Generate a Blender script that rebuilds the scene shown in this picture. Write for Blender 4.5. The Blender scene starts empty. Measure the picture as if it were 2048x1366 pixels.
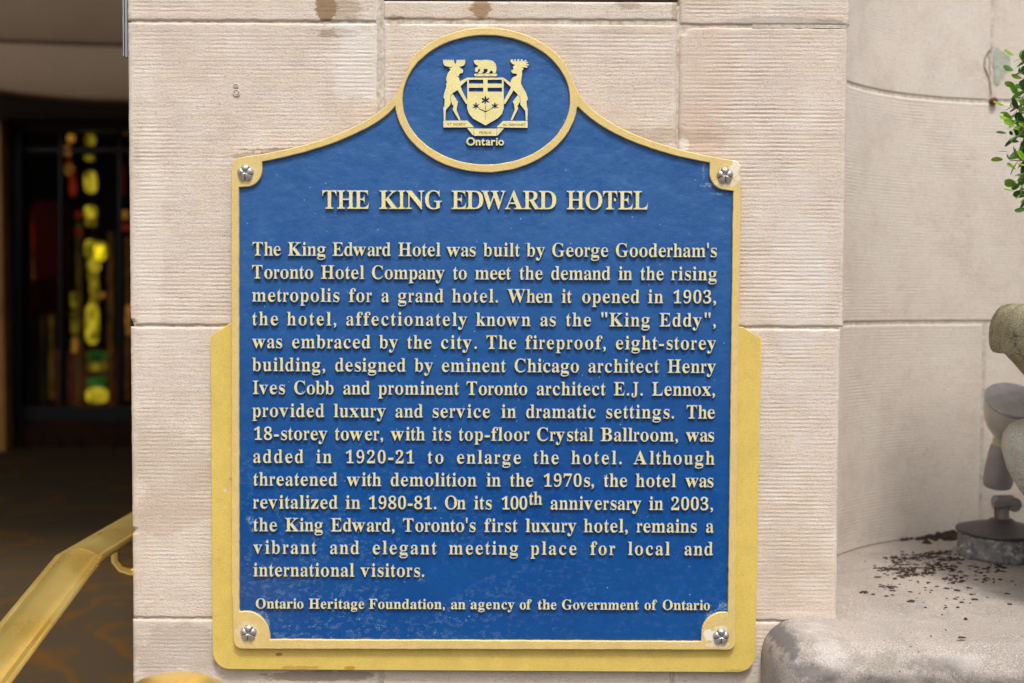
import bpy, bmesh, math, random
import numpy as np
from mathutils import Vector, Matrix
R = math.radians
rnd = random.Random(7)
scene = bpy.context.scene
COL = scene.collection

# ------------------------------------------------------------------ camera
FPX, DIST, CAMZ = 2250.0, 1.9, 1.65
PITCH, ROLL = R(2.3), 0.0045
cam_d = bpy.data.cameras.new('camera')
cam = bpy.data.objects.new('camera', cam_d)
COL.objects.link(cam)
Fv = Vector((0, math.cos(PITCH), -math.sin(PITCH)))
U0 = Vector((0, math.sin(PITCH), math.cos(PITCH)))
R0 = Vector((1, 0, 0))
Rv = R0 * math.cos(ROLL) + U0 * math.sin(ROLL)
Uv = U0 * math.cos(ROLL) - R0 * math.sin(ROLL)
EYE = Vector((0, -DIST, CAMZ))
M = Matrix((Rv, Uv, -Fv)).transposed().to_4x4()
M.translation = EYE
cam.matrix_world = M
cam_d.sensor_width = 36
cam_d.lens = FPX * 36 / 2048
cam_d.clip_start = 0.05
cam_d.clip_end = 500
cam_d.dof.use_dof = True
cam_d.dof.focus_distance = DIST - 0.02
cam_d.dof.aperture_fstop = 2.4
cam_d.dof.aperture_blades = 9
scene.camera = cam

# ------------------------------------------------------------------ sky, sun, exposure
SUN_EL, SUN_AZ = R(62), R(168)      # azimuth from +Y clockwise: high behind the camera, a little to the right
world = bpy.data.worlds.new('World')
scene.world = world
world.use_nodes = True
wt = world.node_tree
bg = wt.nodes['Background']
sky = wt.nodes.new('ShaderNodeTexSky')
sky.sky_type = 'NISHITA'
sky.sun_disc = False
sky.sun_elevation = SUN_EL
sky.sun_rotation = SUN_AZ
sky.air_density = 1.0
sky.dust_density = 4.0
sky.ozone_density = 0.6
hsv = wt.nodes.new('ShaderNodeHueSaturation')
hsv.inputs['Saturation'].default_value = 0.35
wt.links.new(sky.outputs[0], hsv.inputs['Color'])
wt.links.new(hsv.outputs[0], bg.inputs[0])
bg.inputs[1].default_value = 0.13
sun_d = bpy.data.lights.new('sun', 'SUN')
sun_d.energy = 1.5
sun_d.angle = R(10)
sun_d.color = (1.0, 0.95, 0.88)
sun = bpy.data.objects.new('sun', sun_d)
COL.objects.link(sun)
sd = Vector((math.sin(SUN_AZ) * math.cos(SUN_EL), math.cos(SUN_AZ) * math.cos(SUN_EL), math.sin(SUN_EL)))
sun.rotation_euler = sd.to_track_quat('Z', 'Y').to_euler()
scene.view_settings.view_transform = 'Standard'
scene.view_settings.look = 'None'
scene.view_settings.gamma = 1
scene.view_settings.exposure = 0.88
scene.view_settings.use_curve_mapping = False
scene.cycles.max_bounces = 8

# ------------------------------------------------------------------ helpers
def ray(px, py):
    return Fv * FPX + Rv * (px - 1024.0) - Uv * (py - 683.0)

def at(px, py, y=0.0):
    """point of the upright plane at depth y behind the pier face"""
    d = ray(px, py)
    return EYE + d * ((y - EYE.y) / d.y)

def atz(px, py, z):
    d = ray(px, py)
    return EYE + d * ((z - EYE.z) / d.z)

def project(p):
    v = Vector(p) - EYE
    k = v.dot(Fv)
    return 1024 + FPX * v.dot(Rv) / k, 683 - FPX * v.dot(Uv) / k

def tag(o, label=None, cat=None, group=None, kind=None):
    if label: o['label'] = label
    if cat: o['category'] = cat
    if group: o['group'] = group
    if kind: o['kind'] = kind
    return o

def empty(name, loc, label, cat, group=None):
    o = bpy.data.objects.new(name, None)
    o.empty_display_size = 0.05
    COL.objects.link(o)
    o.location = loc
    return tag(o, label, cat, group)

def link_mesh(name, me, mats, parent=None, smooth=False):
    o = bpy.data.objects.new(name, me)
    COL.objects.link(o)
    if not isinstance(mats, (list, tuple)): mats = [mats]
    for m in mats:
        if m and m.name not in me.materials: me.materials.append(m)
    if smooth:
        me.polygons.foreach_set('use_smooth', [True] * len(me.polygons))
    if parent is not None:
        o.parent = parent
        root = parent
        off = Vector(parent.location)
        while root.parent is not None:
            root = root.parent; off += root.location
        o.location = -off            # meshes are written in world coordinates
    return o

def from_pd(name, v, f, mats, parent=None, smooth=False):
    me = bpy.data.meshes.new(name)
    me.from_pydata([tuple(p) for p in v], [], f)
    me.update()
    return link_mesh(name, me, mats, parent, smooth)

class MB:
    def __init__(s): s.v = []; s.f = []
    def add(s, v, f):
        n = len(s.v); s.v += [tuple(p) for p in v]; s.f += [tuple(i + n for i in q) for q in f]
    def box(s, a, b):
        x0, y0, z0 = a; x1, y1, z1 = b
        s.add([(x0,y0,z0),(x1,y0,z0),(x1,y1,z0),(x0,y1,z0),(x0,y0,z1),(x1,y0,z1),(x1,y1,z1),(x0,y1,z1)],
              [(0,3,2,1),(4,5,6,7),(0,1,5,4),(1,2,6,5),(2,3,7,6),(3,0,4,7)])
    def tube(s, pts, rad, n=12, cap=True):
        pts = [Vector(p) for p in pts]
        if not isinstance(rad, (list, tuple)): rad = [rad] * len(pts)
        rings = []; up = None
        for i, p in enumerate(pts):
            t = (pts[min(i+1, len(pts)-1)] - pts[max(i-1, 0)]).normalized()
            if up is None:
                up = Vector((0,0,1)) if abs(t.z) < .9 else Vector((1,0,0))
            a = t.cross(up).normalized(); b = a.cross(t).normalized(); up = b
            rings.append([p + (a*math.cos(2*math.pi*k/n) + b*math.sin(2*math.pi*k/n))*rad[i] for k in range(n)])
        s.loft(rings, cap)
    def loft(s, rings, cap=True):
        n = len(rings[0]); v = [p for r in rings for p in r]; f = []
        for i in range(len(rings)-1):
            for k in range(n):
                k2 = (k+1) % n
                f.append((i*n+k, i*n+k2, (i+1)*n+k2, (i+1)*n+k))
        if cap:
            f.append(tuple(range(n-1, -1, -1))); f.append(tuple((len(rings)-1)*n+k for k in range(n)))
        s.add(v, f)
    def lathe(s, prof, c, axis=Vector((0,0,1)), n=32, cap=True):
        axis = axis.normalized()
        a = axis.orthogonal().normalized(); b = axis.cross(a)
        c = Vector(c)
        s.loft([[c + axis*h + (a*math.cos(2*math.pi*k/n) + b*math.sin(2*math.pi*k/n))*r for k in range(n)] for r, h in prof], cap)
    def build(s, name, mats, parent=None, smooth=False, bevel=0, seg=2):
        me = bpy.data.meshes.new(name)
        me.from_pydata(s.v, [], s.f); me.update()
        bm = bmesh.new(); bm.from_mesh(me)
        bmesh.ops.recalc_face_normals(bm, faces=bm.faces)
        if bevel:
            bmesh.ops.bevel(bm, geom=[e for e in bm.edges if e.calc_face_angle(0) > .5], offset=bevel, segments=seg, affect='EDGES', profile=.6)
        bm.to_mesh(me); bm.free()
        o = link_mesh(name, me, mats, parent, smooth)
        if smooth:
            try:
                me.set_sharp_from_angle(angle=R(40))
            except Exception: pass
        return o

def vnoise(x, y, seed=0):
    """smooth value noise on numpy arrays, about -1..1"""
    xi = np.floor(x).astype(np.int64); yi = np.floor(y).astype(np.int64)
    xf = x - xi; yf = y - yi
    u = xf*xf*(3-2*xf); w = yf*yf*(3-2*yf)
    def h(a, b):
        n = (a*374761393 + b*668265263 + seed*982451653) & 0x7fffffff
        n = ((n ^ (n >> 13)) * 1274126177) & 0x7fffffff
        n = n ^ (n >> 16)
        return (n & 0xffff) / 32767.5 - 1.0
    return (h(xi, yi)*(1-u) + h(xi+1, yi)*u)*(1-w) + (h(xi, yi+1)*(1-u) + h(xi+1, yi+1)*u)*w

def fbm(x, y, seed=0, o=4):
    r = 0; a = 1
    for k in range(o):
        r = r + a*vnoise(x*2**k, y*2**k, seed+k); a *= .5
    return r / 1.9

def grid_mesh(name, P, mats, parent=None, smooth=True, attr=None):
    """P: array (ny,nx,3) -> quad sheet"""
    ny, nx = P.shape[:2]
    me = bpy.data.meshes.new(name)
    idx = np.arange(nx*ny).reshape(ny, nx)
    q = np.stack([idx[:-1,:-1], idx[:-1,1:], idx[1:,1:], idx[1:,:-1]], -1).reshape(-1, 4)
    me.vertices.add(nx*ny); me.vertices.foreach_set('co', P.reshape(-1).astype(np.float32))
    me.loops.add(q.size); me.loops.foreach_set('vertex_index', q.reshape(-1).astype(np.int32))
    me.polygons.add(len(q)); me.polygons.foreach_set('loop_start', np.arange(0, q.size, 4, dtype=np.int32))
    if attr is not None:
        a = me.attributes.new('groove', 'FLOAT', 'POINT'); a.data.foreach_set('value', attr.reshape(-1).astype(np.float32))
    me.update(calc_edges=True)
    return link_mesh(name, me, mats, parent, smooth)

# ------------------------------------------------------------------ materials
class NT:
    def __init__(s, name):
        s.m = bpy.data.materials.new(name); s.m.use_nodes = True
        s.t = s.m.node_tree; s.b = s.t.nodes['Principled BSDF']
        g = s.t.nodes.new('ShaderNodeNewGeometry'); s.pos = g.outputs['Position']
    def n(s, typ, **kw):
        nd = s.t.nodes.new(typ)
        for k, v in kw.items(): setattr(nd, k, v)
        return nd
    def set(s, sock, val):
        if hasattr(val, 'is_output'): s.t.links.new(val, sock)
        else: sock.default_value = val
    def map(s, sc=(1,1,1), loc=(0,0,0), src=None):
        nd = s.n('ShaderNodeMapping'); s.set(nd.inputs[0], src or s.pos)
        nd.inputs['Scale'].default_value = sc; nd.inputs['Location'].default_value = loc
        return nd.outputs[0]
    def noise(s, scale, detail=4, rough=.55, vec=None, dist=0):
        nd = s.n('ShaderNodeTexNoise'); s.set(nd.inputs['Vector'], vec or s.pos)
        nd.inputs['Scale'].default_value = scale; nd.inputs['Detail'].default_value = detail
        nd.inputs['Roughness'].default_value = rough; nd.inputs['Distortion'].default_value = dist
        return nd.outputs[0]
    def voro(s, scale, vec=None, feat='F1'):
        nd = s.n('ShaderNodeTexVoronoi', feature=feat); s.set(nd.inputs['Vector'], vec or s.pos)
        nd.inputs['Scale'].default_value = scale
        return nd.outputs['Distance']
    def ramp(s, f, a, b, lo=0.0, hi=1.0):
        nd = s.n('ShaderNodeMapRange'); s.set(nd.inputs['Value'], f)
        for k, v in zip(('From Min','From Max','To Min','To Max'), (a, b, lo, hi)): nd.inputs[k].default_value = v
        return nd.outputs[0]
    def mix(s, f, a, b):
        nd = s.n('ShaderNodeMix', data_type='RGBA')
        s.set(nd.inputs[0], f)
        for i, c in ((6, a), (7, b)):
            if hasattr(c, 'is_output'): s.t.links.new(c, nd.inputs[i])
            else: nd.inputs[i].default_value = (*c[:3], 1)
        return nd.outputs[2]
    def math(s, op, a, b=0.0, c=None):
        nd = s.n('ShaderNodeMath', operation=op); s.set(nd.inputs[0], a); s.set(nd.inputs[1], b)
        if c is not None: s.set(nd.inputs[2], c)
        return nd.outputs[0]
    def bump(s, h, strength, dist=.001, nrm=None):
        nd = s.n('ShaderNodeBump'); s.set(nd.inputs['Height'], h)
        nd.inputs['Strength'].default_value = strength; nd.inputs['Distance'].default_value = dist
        if nrm: s.set(nd.inputs['Normal'], nrm)
        return nd.outputs[0]
    def stain(s, c, rx, rz, rough=.5, nscale=60, vec=None, soft=.18):
        """0..1 mask of a ragged patch centred on a place on the wall (world x, z)"""
        nd = s.n('ShaderNodeVectorMath', operation='SUBTRACT'); s.set(nd.inputs[0], s.pos); nd.inputs[1].default_value = (c[0], 0, c[2])
        m = s.n('ShaderNodeMapping'); s.set(m.inputs[0], nd.outputs[0]); m.inputs['Scale'].default_value = (1/rx, 0, 1/rz)
        l = s.n('ShaderNodeVectorMath', operation='LENGTH'); s.set(l.inputs[0], m.outputs[0])
        nz = s.noise(nscale, 5, .7, vec)
        d = s.math('MULTIPLY_ADD', s.math('SUBTRACT', nz, .5), -rough*3, l.outputs['Value'])
        return s.ramp(d, 1.0, 1.0-soft)
    def out(s, color, rough=.6, metal=0, normal=None, spec=None, coat=None):
        s.set(s.b.inputs['Base Color'], color if hasattr(color, 'is_output') else (*color[:3], 1))
        s.set(s.b.inputs['Roughness'], rough); s.set(s.b.inputs['Metallic'], metal)
        if normal: s.set(s.b.inputs['Normal'], normal)
        if spec is not None: s.b.inputs['Specular IOR Level'].default_value = spec
        if coat is not None:
            s.b.inputs['Coat Weight'].default_value = coat; s.b.inputs['Coat Roughness'].default_value = .25
        return s.m

def simple(name, col, rough=.6, metal=0, ns=60, var=.25, bump=.2, spec=None):
    t = NT(name); f = t.noise(ns, 5, .6)
    c = t.mix(t.ramp(f, .3, .7), tuple(k*(1-var) for k in col), tuple(min(1, k*(1+var)) for k in col))
    return t.out(c, rough, metal, t.bump(t.noise(ns*4, 4), bump, .001), spec)

def stone_mat(name, base, warm, cool, pier=False, streak=1.0):
    t = NT(name)
    oi = t.n('ShaderNodeObjectInfo').outputs['Random']
    off = t.n('ShaderNodeVectorMath', operation='MULTIPLY_ADD')
    comb = t.n('ShaderNodeCombineXYZ'); t.set(comb.inputs[0], t.math('MULTIPLY', oi, 7.0)); t.set(comb.inputs[2], t.math('MULTIPLY', oi, 3.0))
    add = t.n('ShaderNodeVectorMath', operation='ADD'); t.set(add.inputs[0], t.pos); t.set(add.inputs[1], comb.outputs[0]); P = add.outputs[0]
    big = t.noise(5.5, 4, .55, P)
    mid = t.noise(17, 5, .6, t.map((1, 1, 2.0), src=P))
    str_ = t.noise(60, 5, .62, t.map((.10, 1, 1.6), src=P))
    fine = t.noise(520, 5, .8, P)
    grain = t.noise(330, 3, .7, t.map((.6, 1, 1), src=P)); blot = t.noise(11, 6, .7, P)
    c = t.mix(t.ramp(big, .35, .68), base, warm)
    c = t.mix(t.ramp(mid, .48, .72, 0, .75), c, cool)
    c = t.mix(t.math('MULTIPLY', t.ramp(str_, .50, .72), .20*streak), c, (.24, .19, .15))
    c = t.mix(t.math('MULTIPLY', t.ramp(str_, .46, .30), .35), c, (.66, .60, .53))
    c = t.mix(t.math('MULTIPLY', t.ramp(blot, .50, .66), .42), c, tuple(k*.70 for k in warm))
    c = t.mix(t.math('MULTIPLY', t.ramp(blot, .46, .34), .45), c, (.66,.61,.54))
    gr = t.n('ShaderNodeAttribute', attribute_name='groove').outputs['Fac']
    gm = t.math('MULTIPLY', t.ramp(gr, .35, 1.0), t.ramp(t.noise(26, 5, .7, P), .40, .66, .12, .50))
    c = t.mix(gm, c, (.23, .175, .13))
    c = t.mix(t.math('MULTIPLY', t.ramp(fine, .53, .70), .55), c, (.17, .125, .095))
    c = t.mix(t.math('MULTIPLY', t.ramp(fine, .47, .34), .55), c, (.80, .75, .68))
    c = t.mix(t.math('MULTIPLY', t.ramp(grain, .56, .70), .42), c, (.15, .115, .09))
    # small dark pits
    pit = t.math('MULTIPLY', t.ramp(t.voro(55, P), .07, .04), t.ramp(t.noise(9, 2, .5, P), .56, .62))
    c = t.mix(t.math('MULTIPLY', pit, .8), c, (.06, .045, .035))
    if pier:
        hz = t.map((.55, 1, 1.6))
        for (x, y, rx, rz, col, a, rg, ns) in PIER_STAINS:
            k = t.stain(at(x, y), rx*.00084, rz*.00084, rg, ns, hz)
            c = t.mix(t.math('MULTIPLY', k, a), c, col)
    h = t.math('ADD', t.math('MULTIPLY', fine, .5), grain)
    n = t.bump(h, .75, .0013)
    n = t.bump(t.math('MULTIPLY', pit, -1.0), .6, .002, n)
    return t.out(c, .92, 0, n, .25)

# px x, px y, half sizes in px, colour, strength, raggedness, noise scale
PIER_STAINS = [
    (652, 16, 26, 30, (.20,.115,.05), .85, .55, 90), (690, 20, 40, 26, (.26,.17,.09), .5, .8, 110), (672, 66, 46, 10, (.22,.14,.07), .6, .9, 130),
    (962, 18, 22, 20, (.24,.14,.06), .8, .7, 110), (1255, 8, 26, 12, (.26,.17,.09), .5, .8, 110),
    (1405, 165, 62, 180, (.48,.31,.22), .22, .9, 18), (790, 40, 16, 12, (.25,.18,.08), .6, .7, 110),
    (1390, 260, 70, 60, (.46,.31,.22), .2, .9, 18), (620, 302, 130, 7, (.19,.13,.07), .6, .8, 90),
    (1330, 272, 120, 16, (.24,.18,.12), .35, .9, 60),
    (1365, 292, 14, 16, (.72,.72,.68), .5, .6, 90), (720, 120, 60, 90, (.66,.63,.60), .45, .9, 30),
    (340, 960, 90, 130, (.36,.26,.19), .32, .9, 14), (360, 1300, 100, 60, (.34,.28,.23), .45, .9, 25),
    (640, 1352, 130, 12, (.16,.11,.08), .55, .8, 60), (1580, 1100, 70, 110, (.44,.33,.22), .25, .9, 20),
    (505, 312, 50, 8, (.20,.14,.08), .45, .8, 90), (1560, 42, 130, 10, (.36,.31,.26), .6, .8, 70),
    (1660, 48, 34, 12, (.25,.21,.17), .5, .8, 90), (1350, 22, 8, 26, (.30,.24,.15), .6, .7, 90),
    (1600, 560, 60, 200, (.60,.55,.52), .4, .9, 12), (300, 500, 30, 300, (.66,.60,.52), .35, .9, 14),
]
SERIF={"\"": ["241,462 283,462 306,599 306,716 218,716 218,599", "71,462 113,462 136,599 136,716 48,716 48,599"],
"'": ["73,462 115,462 138,599 138,716 50,716 50,599"],
",": ["59,-118 124,-84 163,-32 176,26 167,77 143,111 105,123 75,116 54,95 46,66 52,37 69,18 95,10 97,-29 85,-69 59,-99"],
"-": ["283,267 40,267 40,174 283,174"],
".": ["109,111 79,103 57,81 49,51 57,21 79,-1 109,-9 139,-1 161,21 169,51 161,81 139,103"],
"0": ["280,-10 198,2 135,36 89,91 58,165 40,255 34,359 40,463 58,552 89,625 135,679 199,713 281,724 360,713 422,679 468,625 500,552 519,462 525,358 519,254 500,165 468,91 421,36 359,2", "280,55 313,64 337,91 353,135 366,231 370,358 366,485 353,580 337,624 313,650 281,659 248,650 223,624 207,580 194,485 189,358 194,231 207,135 223,91 247,64"],
"1": ["97,0 97,53 179,53 202,57 217,67 226,87 229,118 229,619 161,544 130,522 100,515 78,520 59,535 46,559 42,589 110,613 196,666 266,718 378,718 378,118 381,91 388,70 403,57 429,53 510,53 510,0"],
"2": ["35,0 35,103 183,254 238,313 278,365 306,412 324,457 334,503 337,553 332,602 316,637 291,656 259,663 216,652 188,620 172,565 167,490 115,496 75,513 48,543 39,589 45,624 64,656 94,684 137,706 192,719 259,724 358,713 430,680 462,646 482,606 488,558 485,524 476,490 434,418 355,328 230,205 130,110 363,110 392,115 416,128 435,150 446,179 454,210 513,210 508,0"],
"3": ["243,-10 175,-6 121,7 79,27 51,52 34,80 28,110 34,144 54,168 81,183 113,188 122,132 147,92 186,68 236,60 268,63 297,73 322,91 342,118 355,156 359,207 349,259 319,301 270,329 204,338 142,338 142,400 208,400 265,410 304,441 327,487 335,547 330,595 314,632 288,655 252,663 220,657 198,641 182,615 173,583 166,508 111,513 70,530 45,557 36,597 50,646 92,687 161,715 257,724 353,713 426,682 460,649 481,609 488,561 477,499 444,449 395,409 335,381 416,355 454,331 485,300 506,258 513,206 507,150 491,104 464,66 430,37 389,15 343,1"],
"7": ["165,0 431,605 168,605 138,599 119,582 110,554 104,504 44,504 49,714 526,714 526,665 250,0"],
"8": ["273,-10 197,-3 136,16 89,46 56,86 36,131 30,182 40,241 71,288 117,326 177,361 124,398 85,440 61,488 53,542 59,588 75,631 104,668 148,698 208,718 285,724 350,719 403,702 445,675 485,618 498,549 489,495 462,454 419,420 363,387 440,343 491,297 520,247 529,189 522,131 499,82 462,43 411,13 348,-4", "302,421 334,444 356,472 368,507 372,551 362,606 349,630 331,649 307,662 279,666 243,658 216,634 200,598 194,554 201,508 222,474 256,446", "278,47 324,56 360,82 382,122 390,172 381,217 356,254 310,287 244,321 213,296 188,265 171,226 165,178 173,125 196,84 232,56"],
"9": ["227,-10 173,-6 131,7 100,25 79,49 67,76 63,103 66,123 75,140 90,152 112,160 130,119 154,84 188,61 232,53 279,65 317,99 345,157 364,239 373,343 348,316 316,295 277,280 231,275 177,281 130,299 90,328 59,369 41,420 35,482 42,550 62,609 96,657 142,694 198,716 264,724 333,715 393,689 443,644 482,580 506,495 514,388 510,308 498,234 477,166 448,107 408,58 359,21 298,-2", "274,347 307,352 334,366 356,387 373,414 365,524 344,600 312,643 270,657 232,646 204,615 186,562 180,488 184,437 195,398 214,370 240,353"],
"A": ["-13,0 -13,27 13,32 35,45 54,71 73,111 307,694 334,693 572,129 612,51 632,33 660,27 660,0 341,0 341,27 386,32 413,45 422,68 406,121 376,197 154,197 117,105 113,88 111,72 119,47 143,32 184,27 190,27 190,0", "169,239 360,239 263,475"],
"B": ["24,0 24,26 67,33 93,48 107,77 111,122 111,549 103,614 92,633 76,645 23,653 23,678 328,678 422,672 496,653 548,622 580,578 590,522 583,476 564,438 531,408 486,384 427,368 498,349 552,323 592,288 615,246 623,196 615,139 592,90 553,52 499,23 433,6 354,0", "271,375 280,375 348,383 392,406 416,448 424,514 418,573 401,614 370,638 322,646 294,643 280,633 273,613 271,582", "330,36 385,45 422,73 441,121 448,191 439,262 413,309 365,335 294,344 271,344 271,97 274,68 284,50 301,39"],
"C": ["382,-16 288,-5 205,30 135,84 83,156 50,242 39,340 50,437 84,523 137,594 207,648 291,682 386,693 460,684 547,655 577,648 607,659 624,693 650,693 650,459 625,459 584,542 531,606 466,646 395,660 330,647 279,608 243,544 221,453 214,337 222,228 246,144 286,83 342,47 414,35 474,43 533,67 589,105 638,158 666,132 622,79 571,37 514,8 451,-10"],
"D": ["30,0 30,26 69,32 94,44 106,69 110,111 110,557 105,606 91,635 64,648 22,653 22,678 330,678 440,668 532,639 604,590 655,523 687,439 697,339 683,217 640,122 568,54 469,14 340,0", "331,36 391,44 439,70 476,112 501,171 517,247 522,341 514,450 492,536 454,596 400,633 332,645 301,641 282,631 274,609 271,573 271,107 274,72 282,51 300,40"],
"E": ["21,0 21,25 65,30 93,44 107,72 112,116 112,549 107,603 93,634 66,648 24,653 24,678 594,678 594,476 571,476 559,532 537,575 507,605 440,632 345,641 298,638 285,632 277,621 272,578 272,366 288,366 346,375 386,401 412,446 429,514 453,514 453,176 428,176 420,229 407,270 386,299 359,318 322,328 276,331 272,331 272,100 275,69 286,52 307,44 343,41 410,45 467,58 513,79 552,112 585,156 612,213 640,213 599,0"],
"F": ["23,0 23,26 67,34 93,50 107,79 111,125 111,558 106,603 92,630 64,645 21,653 21,678 586,678 586,476 562,476 549,532 529,574 501,605 462,626 409,638 342,642 298,640 277,627 271,593 271,368 283,368 340,377 381,403 408,448 423,516 450,516 450,176 424,176 409,251 382,299 341,324 281,333 271,333 271,120 280,64 292,46 312,35 382,26 382,0"],
"G": ["399,-15 298,-4 211,29 139,82 86,153 52,240 41,341 52,439 86,524 138,595 208,648 290,682 383,693 464,684 550,656 577,649 592,652 604,660 624,693 651,693 651,458 625,458 600,515 569,564 532,604 490,635 445,654 398,660 333,647 282,609 246,544 224,455 217,339 223,243 240,163 268,101 306,55 354,28 410,19 458,24 489,41 505,68 510,106 510,190 505,229 490,254 460,266 410,271 410,295 745,295 745,271 704,266 680,254 668,230 664,191 664,43 532,-1"],
"H": ["23,0 23,26 67,32 93,47 107,75 111,120 111,564 106,605 93,631 66,646 24,653 24,678 360,678 360,653 304,643 288,633 278,618 271,564 271,373 509,373 509,564 502,618 493,633 477,643 420,653 420,678 755,678 755,653 712,646 686,632 673,606 669,564 669,120 673,77 687,49 712,33 755,26 755,0 420,0 420,26 463,32 490,46 504,73 509,120 509,329 271,329 271,120 275,75 289,47 316,32 360,26 360,0"],
"I": ["20,0 20,26 63,34 91,48 107,73 112,112 112,576 107,614 94,637 67,648 20,653 20,678 364,678 364,653 319,648 292,637 277,614 272,576 272,115 279,66 289,50 307,39 366,26 366,0"],
"J": ["162,-97 117,-93 77,-80 43,-60 17,-33 1,-1 -5,34 0,66 16,91 39,106 66,111 95,106 118,92 133,70 138,41 126,-2 114,-29 125,-52 156,-60 187,-54 207,-37 217,-8 220,32 220,546 212,609 200,628 182,641 118,653 118,678 468,678 468,653 412,642 396,630 387,612 380,546 380,132 371,50 345,-15 302,-60 240,-88"],
"K": ["24,0 24,26 68,32 94,47 108,75 112,120 112,564 107,605 94,632 67,647 25,653 25,678 361,678 361,653 305,643 289,633 279,618 272,564 272,348 478,556 509,593 519,623 498,646 433,653 433,678 723,678 723,653 710,653 650,640 584,601 513,537 403,424 690,69 725,37 773,26 773,0 418,0 418,26 456,27 479,31 493,40 497,51 491,70 471,98 297,318 272,295 272,120 277,75 290,47 317,32 361,26 361,0"],
"L": ["23,0 23,26 67,32 93,47 107,75 111,120 111,564 106,606 93,633 66,647 24,653 24,678 372,678 372,653 310,646 291,636 280,620 271,564 271,123 276,70 284,55 298,47 348,41 414,46 469,59 513,83 551,119 582,167 609,230 636,230 598,0"],
"N": ["600,-16 159,521 159,117 163,73 177,46 203,32 248,26 248,0 27,0 27,26 81,35 96,45 106,62 113,117 113,578 54,645 27,653 27,678 233,678 582,251 582,562 575,617 565,632 549,643 493,653 493,678 714,678 714,653 671,647 645,633 632,605 628,561 628,-16"],
"O": ["388,-16 317,-9 251,11 192,43 141,86 98,138 67,199 48,266 41,339 48,411 67,479 98,539 141,592 193,635 254,667 321,687 395,694 466,687 532,668 591,636 642,594 684,542 716,481 735,413 742,339 735,266 716,199 684,138 641,86 589,43 529,11 461,-9", "394,18 456,31 503,69 538,134 558,223 565,339 560,436 544,516 518,579 482,624 438,651 387,660 325,647 278,609 243,544 223,455 216,339 221,243 237,163 264,100 300,54 343,27"],
"R": ["23,0 23,26 67,32 93,47 107,75 111,120 111,564 106,605 93,631 66,646 24,653 24,678 323,678 454,667 547,634 588,599 613,554 621,498 615,452 597,412 566,379 524,353 469,333 643,75 674,38 690,29 712,26 715,0 504,0 300,316 271,316 271,120 275,75 289,47 316,32 360,26 360,0", "271,348 303,348 370,357 417,385 443,432 452,500 447,551 433,591 410,619 376,636 334,642 301,639 282,629 274,609 271,574"],
"T": ["137,0 137,26 183,31 212,46 227,75 232,120 232,645 222,645 151,634 97,601 61,546 43,473 16,473 16,678 611,678 611,472 586,472 573,534 548,583 511,617 462,638 400,645 392,645 392,120 397,73 412,45 440,31 488,26 488,0"],
"W": ["254,-16 48,585 23,636 4,648 -23,653 -23,678 269,678 269,653 223,643 213,631 209,611 220,555 332,228 448,525 426,594 414,623 398,640 375,648 341,653 341,678 654,678 654,653 616,649 593,635 585,613 594,575 706,247 805,550 817,605 813,627 801,641 780,649 749,653 749,678 929,678 929,653 904,644 885,627 856,565 664,-16 637,-16 470,460 283,-16"],
"a": ["379,-15 337,-8 310,15 298,52 250,16 198,-6 142,-13 96,-6 60,17 38,51 30,94 37,135 59,172 95,203 177,244 296,283 296,359 292,395 278,421 255,435 220,440 171,432 155,408 169,382 179,363 183,344 178,320 164,301 142,288 115,284 87,289 67,303 53,324 49,352 55,385 73,415 103,439 141,458 188,470 241,474 332,464 392,435 425,385 436,313 436,93 439,59 453,51 477,62 490,41 438,-1", "225,50 259,61 296,94 296,252 229,225 189,183 176,125 181,83 198,58"],
"b": ["64,-17 64,578 62,617 55,638 39,649 12,654 12,678 206,678 206,415 241,448 282,467 329,474 379,467 423,445 459,411 486,365 503,310 509,247 502,175 481,112 447,59 402,19 347,-7 286,-15 220,-1 156,42 79,-17", "272,21 304,27 328,44 345,73 360,141 365,238 360,318 344,374 316,406 274,417 252,413 231,402 215,383 206,360 206,102 213,57 235,30"],
"c": ["232,-15 178,-7 129,16 88,53 56,101 36,159 29,223 37,292 60,353 96,403 143,442 198,467 260,475 324,467 373,444 403,409 413,365 409,340 397,321 377,308 352,304 319,312 299,335 292,373 293,389 294,404 284,433 252,442 221,435 198,416 181,383 170,338 167,279 176,183 204,114 232,82 265,63 304,57 356,70 404,107 424,90 369,32 305,-3"],
"d": ["208,-15 159,-7 116,16 79,52 52,99 35,156 29,219 35,291 54,354 83,405 121,443 167,466 217,474 261,468 299,449 332,417 332,597 328,623 316,641 294,650 262,654 262,678 475,678 475,112 477,81 484,61 498,48 526,41 526,16 438,8 332,-15 332,58 300,17 258,-7", "255,42 278,47 301,62 320,84 332,113 332,360 324,383 307,402 285,414 259,418 219,406 194,372 180,312 175,228 179,146 193,87 218,53"],
"e": ["229,-15 174,-7 126,16 86,52 55,102 36,163 29,234 36,300 56,358 88,406 130,443 179,466 234,474 287,468 333,449 371,417 399,374 415,321 421,258 421,247 174,247 180,181 195,129 219,92 253,70 297,63 335,70 370,92 402,128 424,108 370,40 305,-1", "173,286 300,286 300,320 297,375 288,413 269,435 240,442 203,427 180,380 173,303"],
"f": ["22,0 22,24 59,33 74,52 78,109 78,412 24,412 24,462 78,462 78,526 90,596 126,649 183,681 259,692 315,685 357,664 383,632 392,595 388,567 375,546 356,533 334,529 310,533 291,544 279,560 275,582 287,626 292,635 294,644 288,656 268,660 243,655 229,640 220,581 220,462 303,462 303,412 220,412 220,97 224,60 235,38 258,28 297,24 297,0"],
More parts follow.
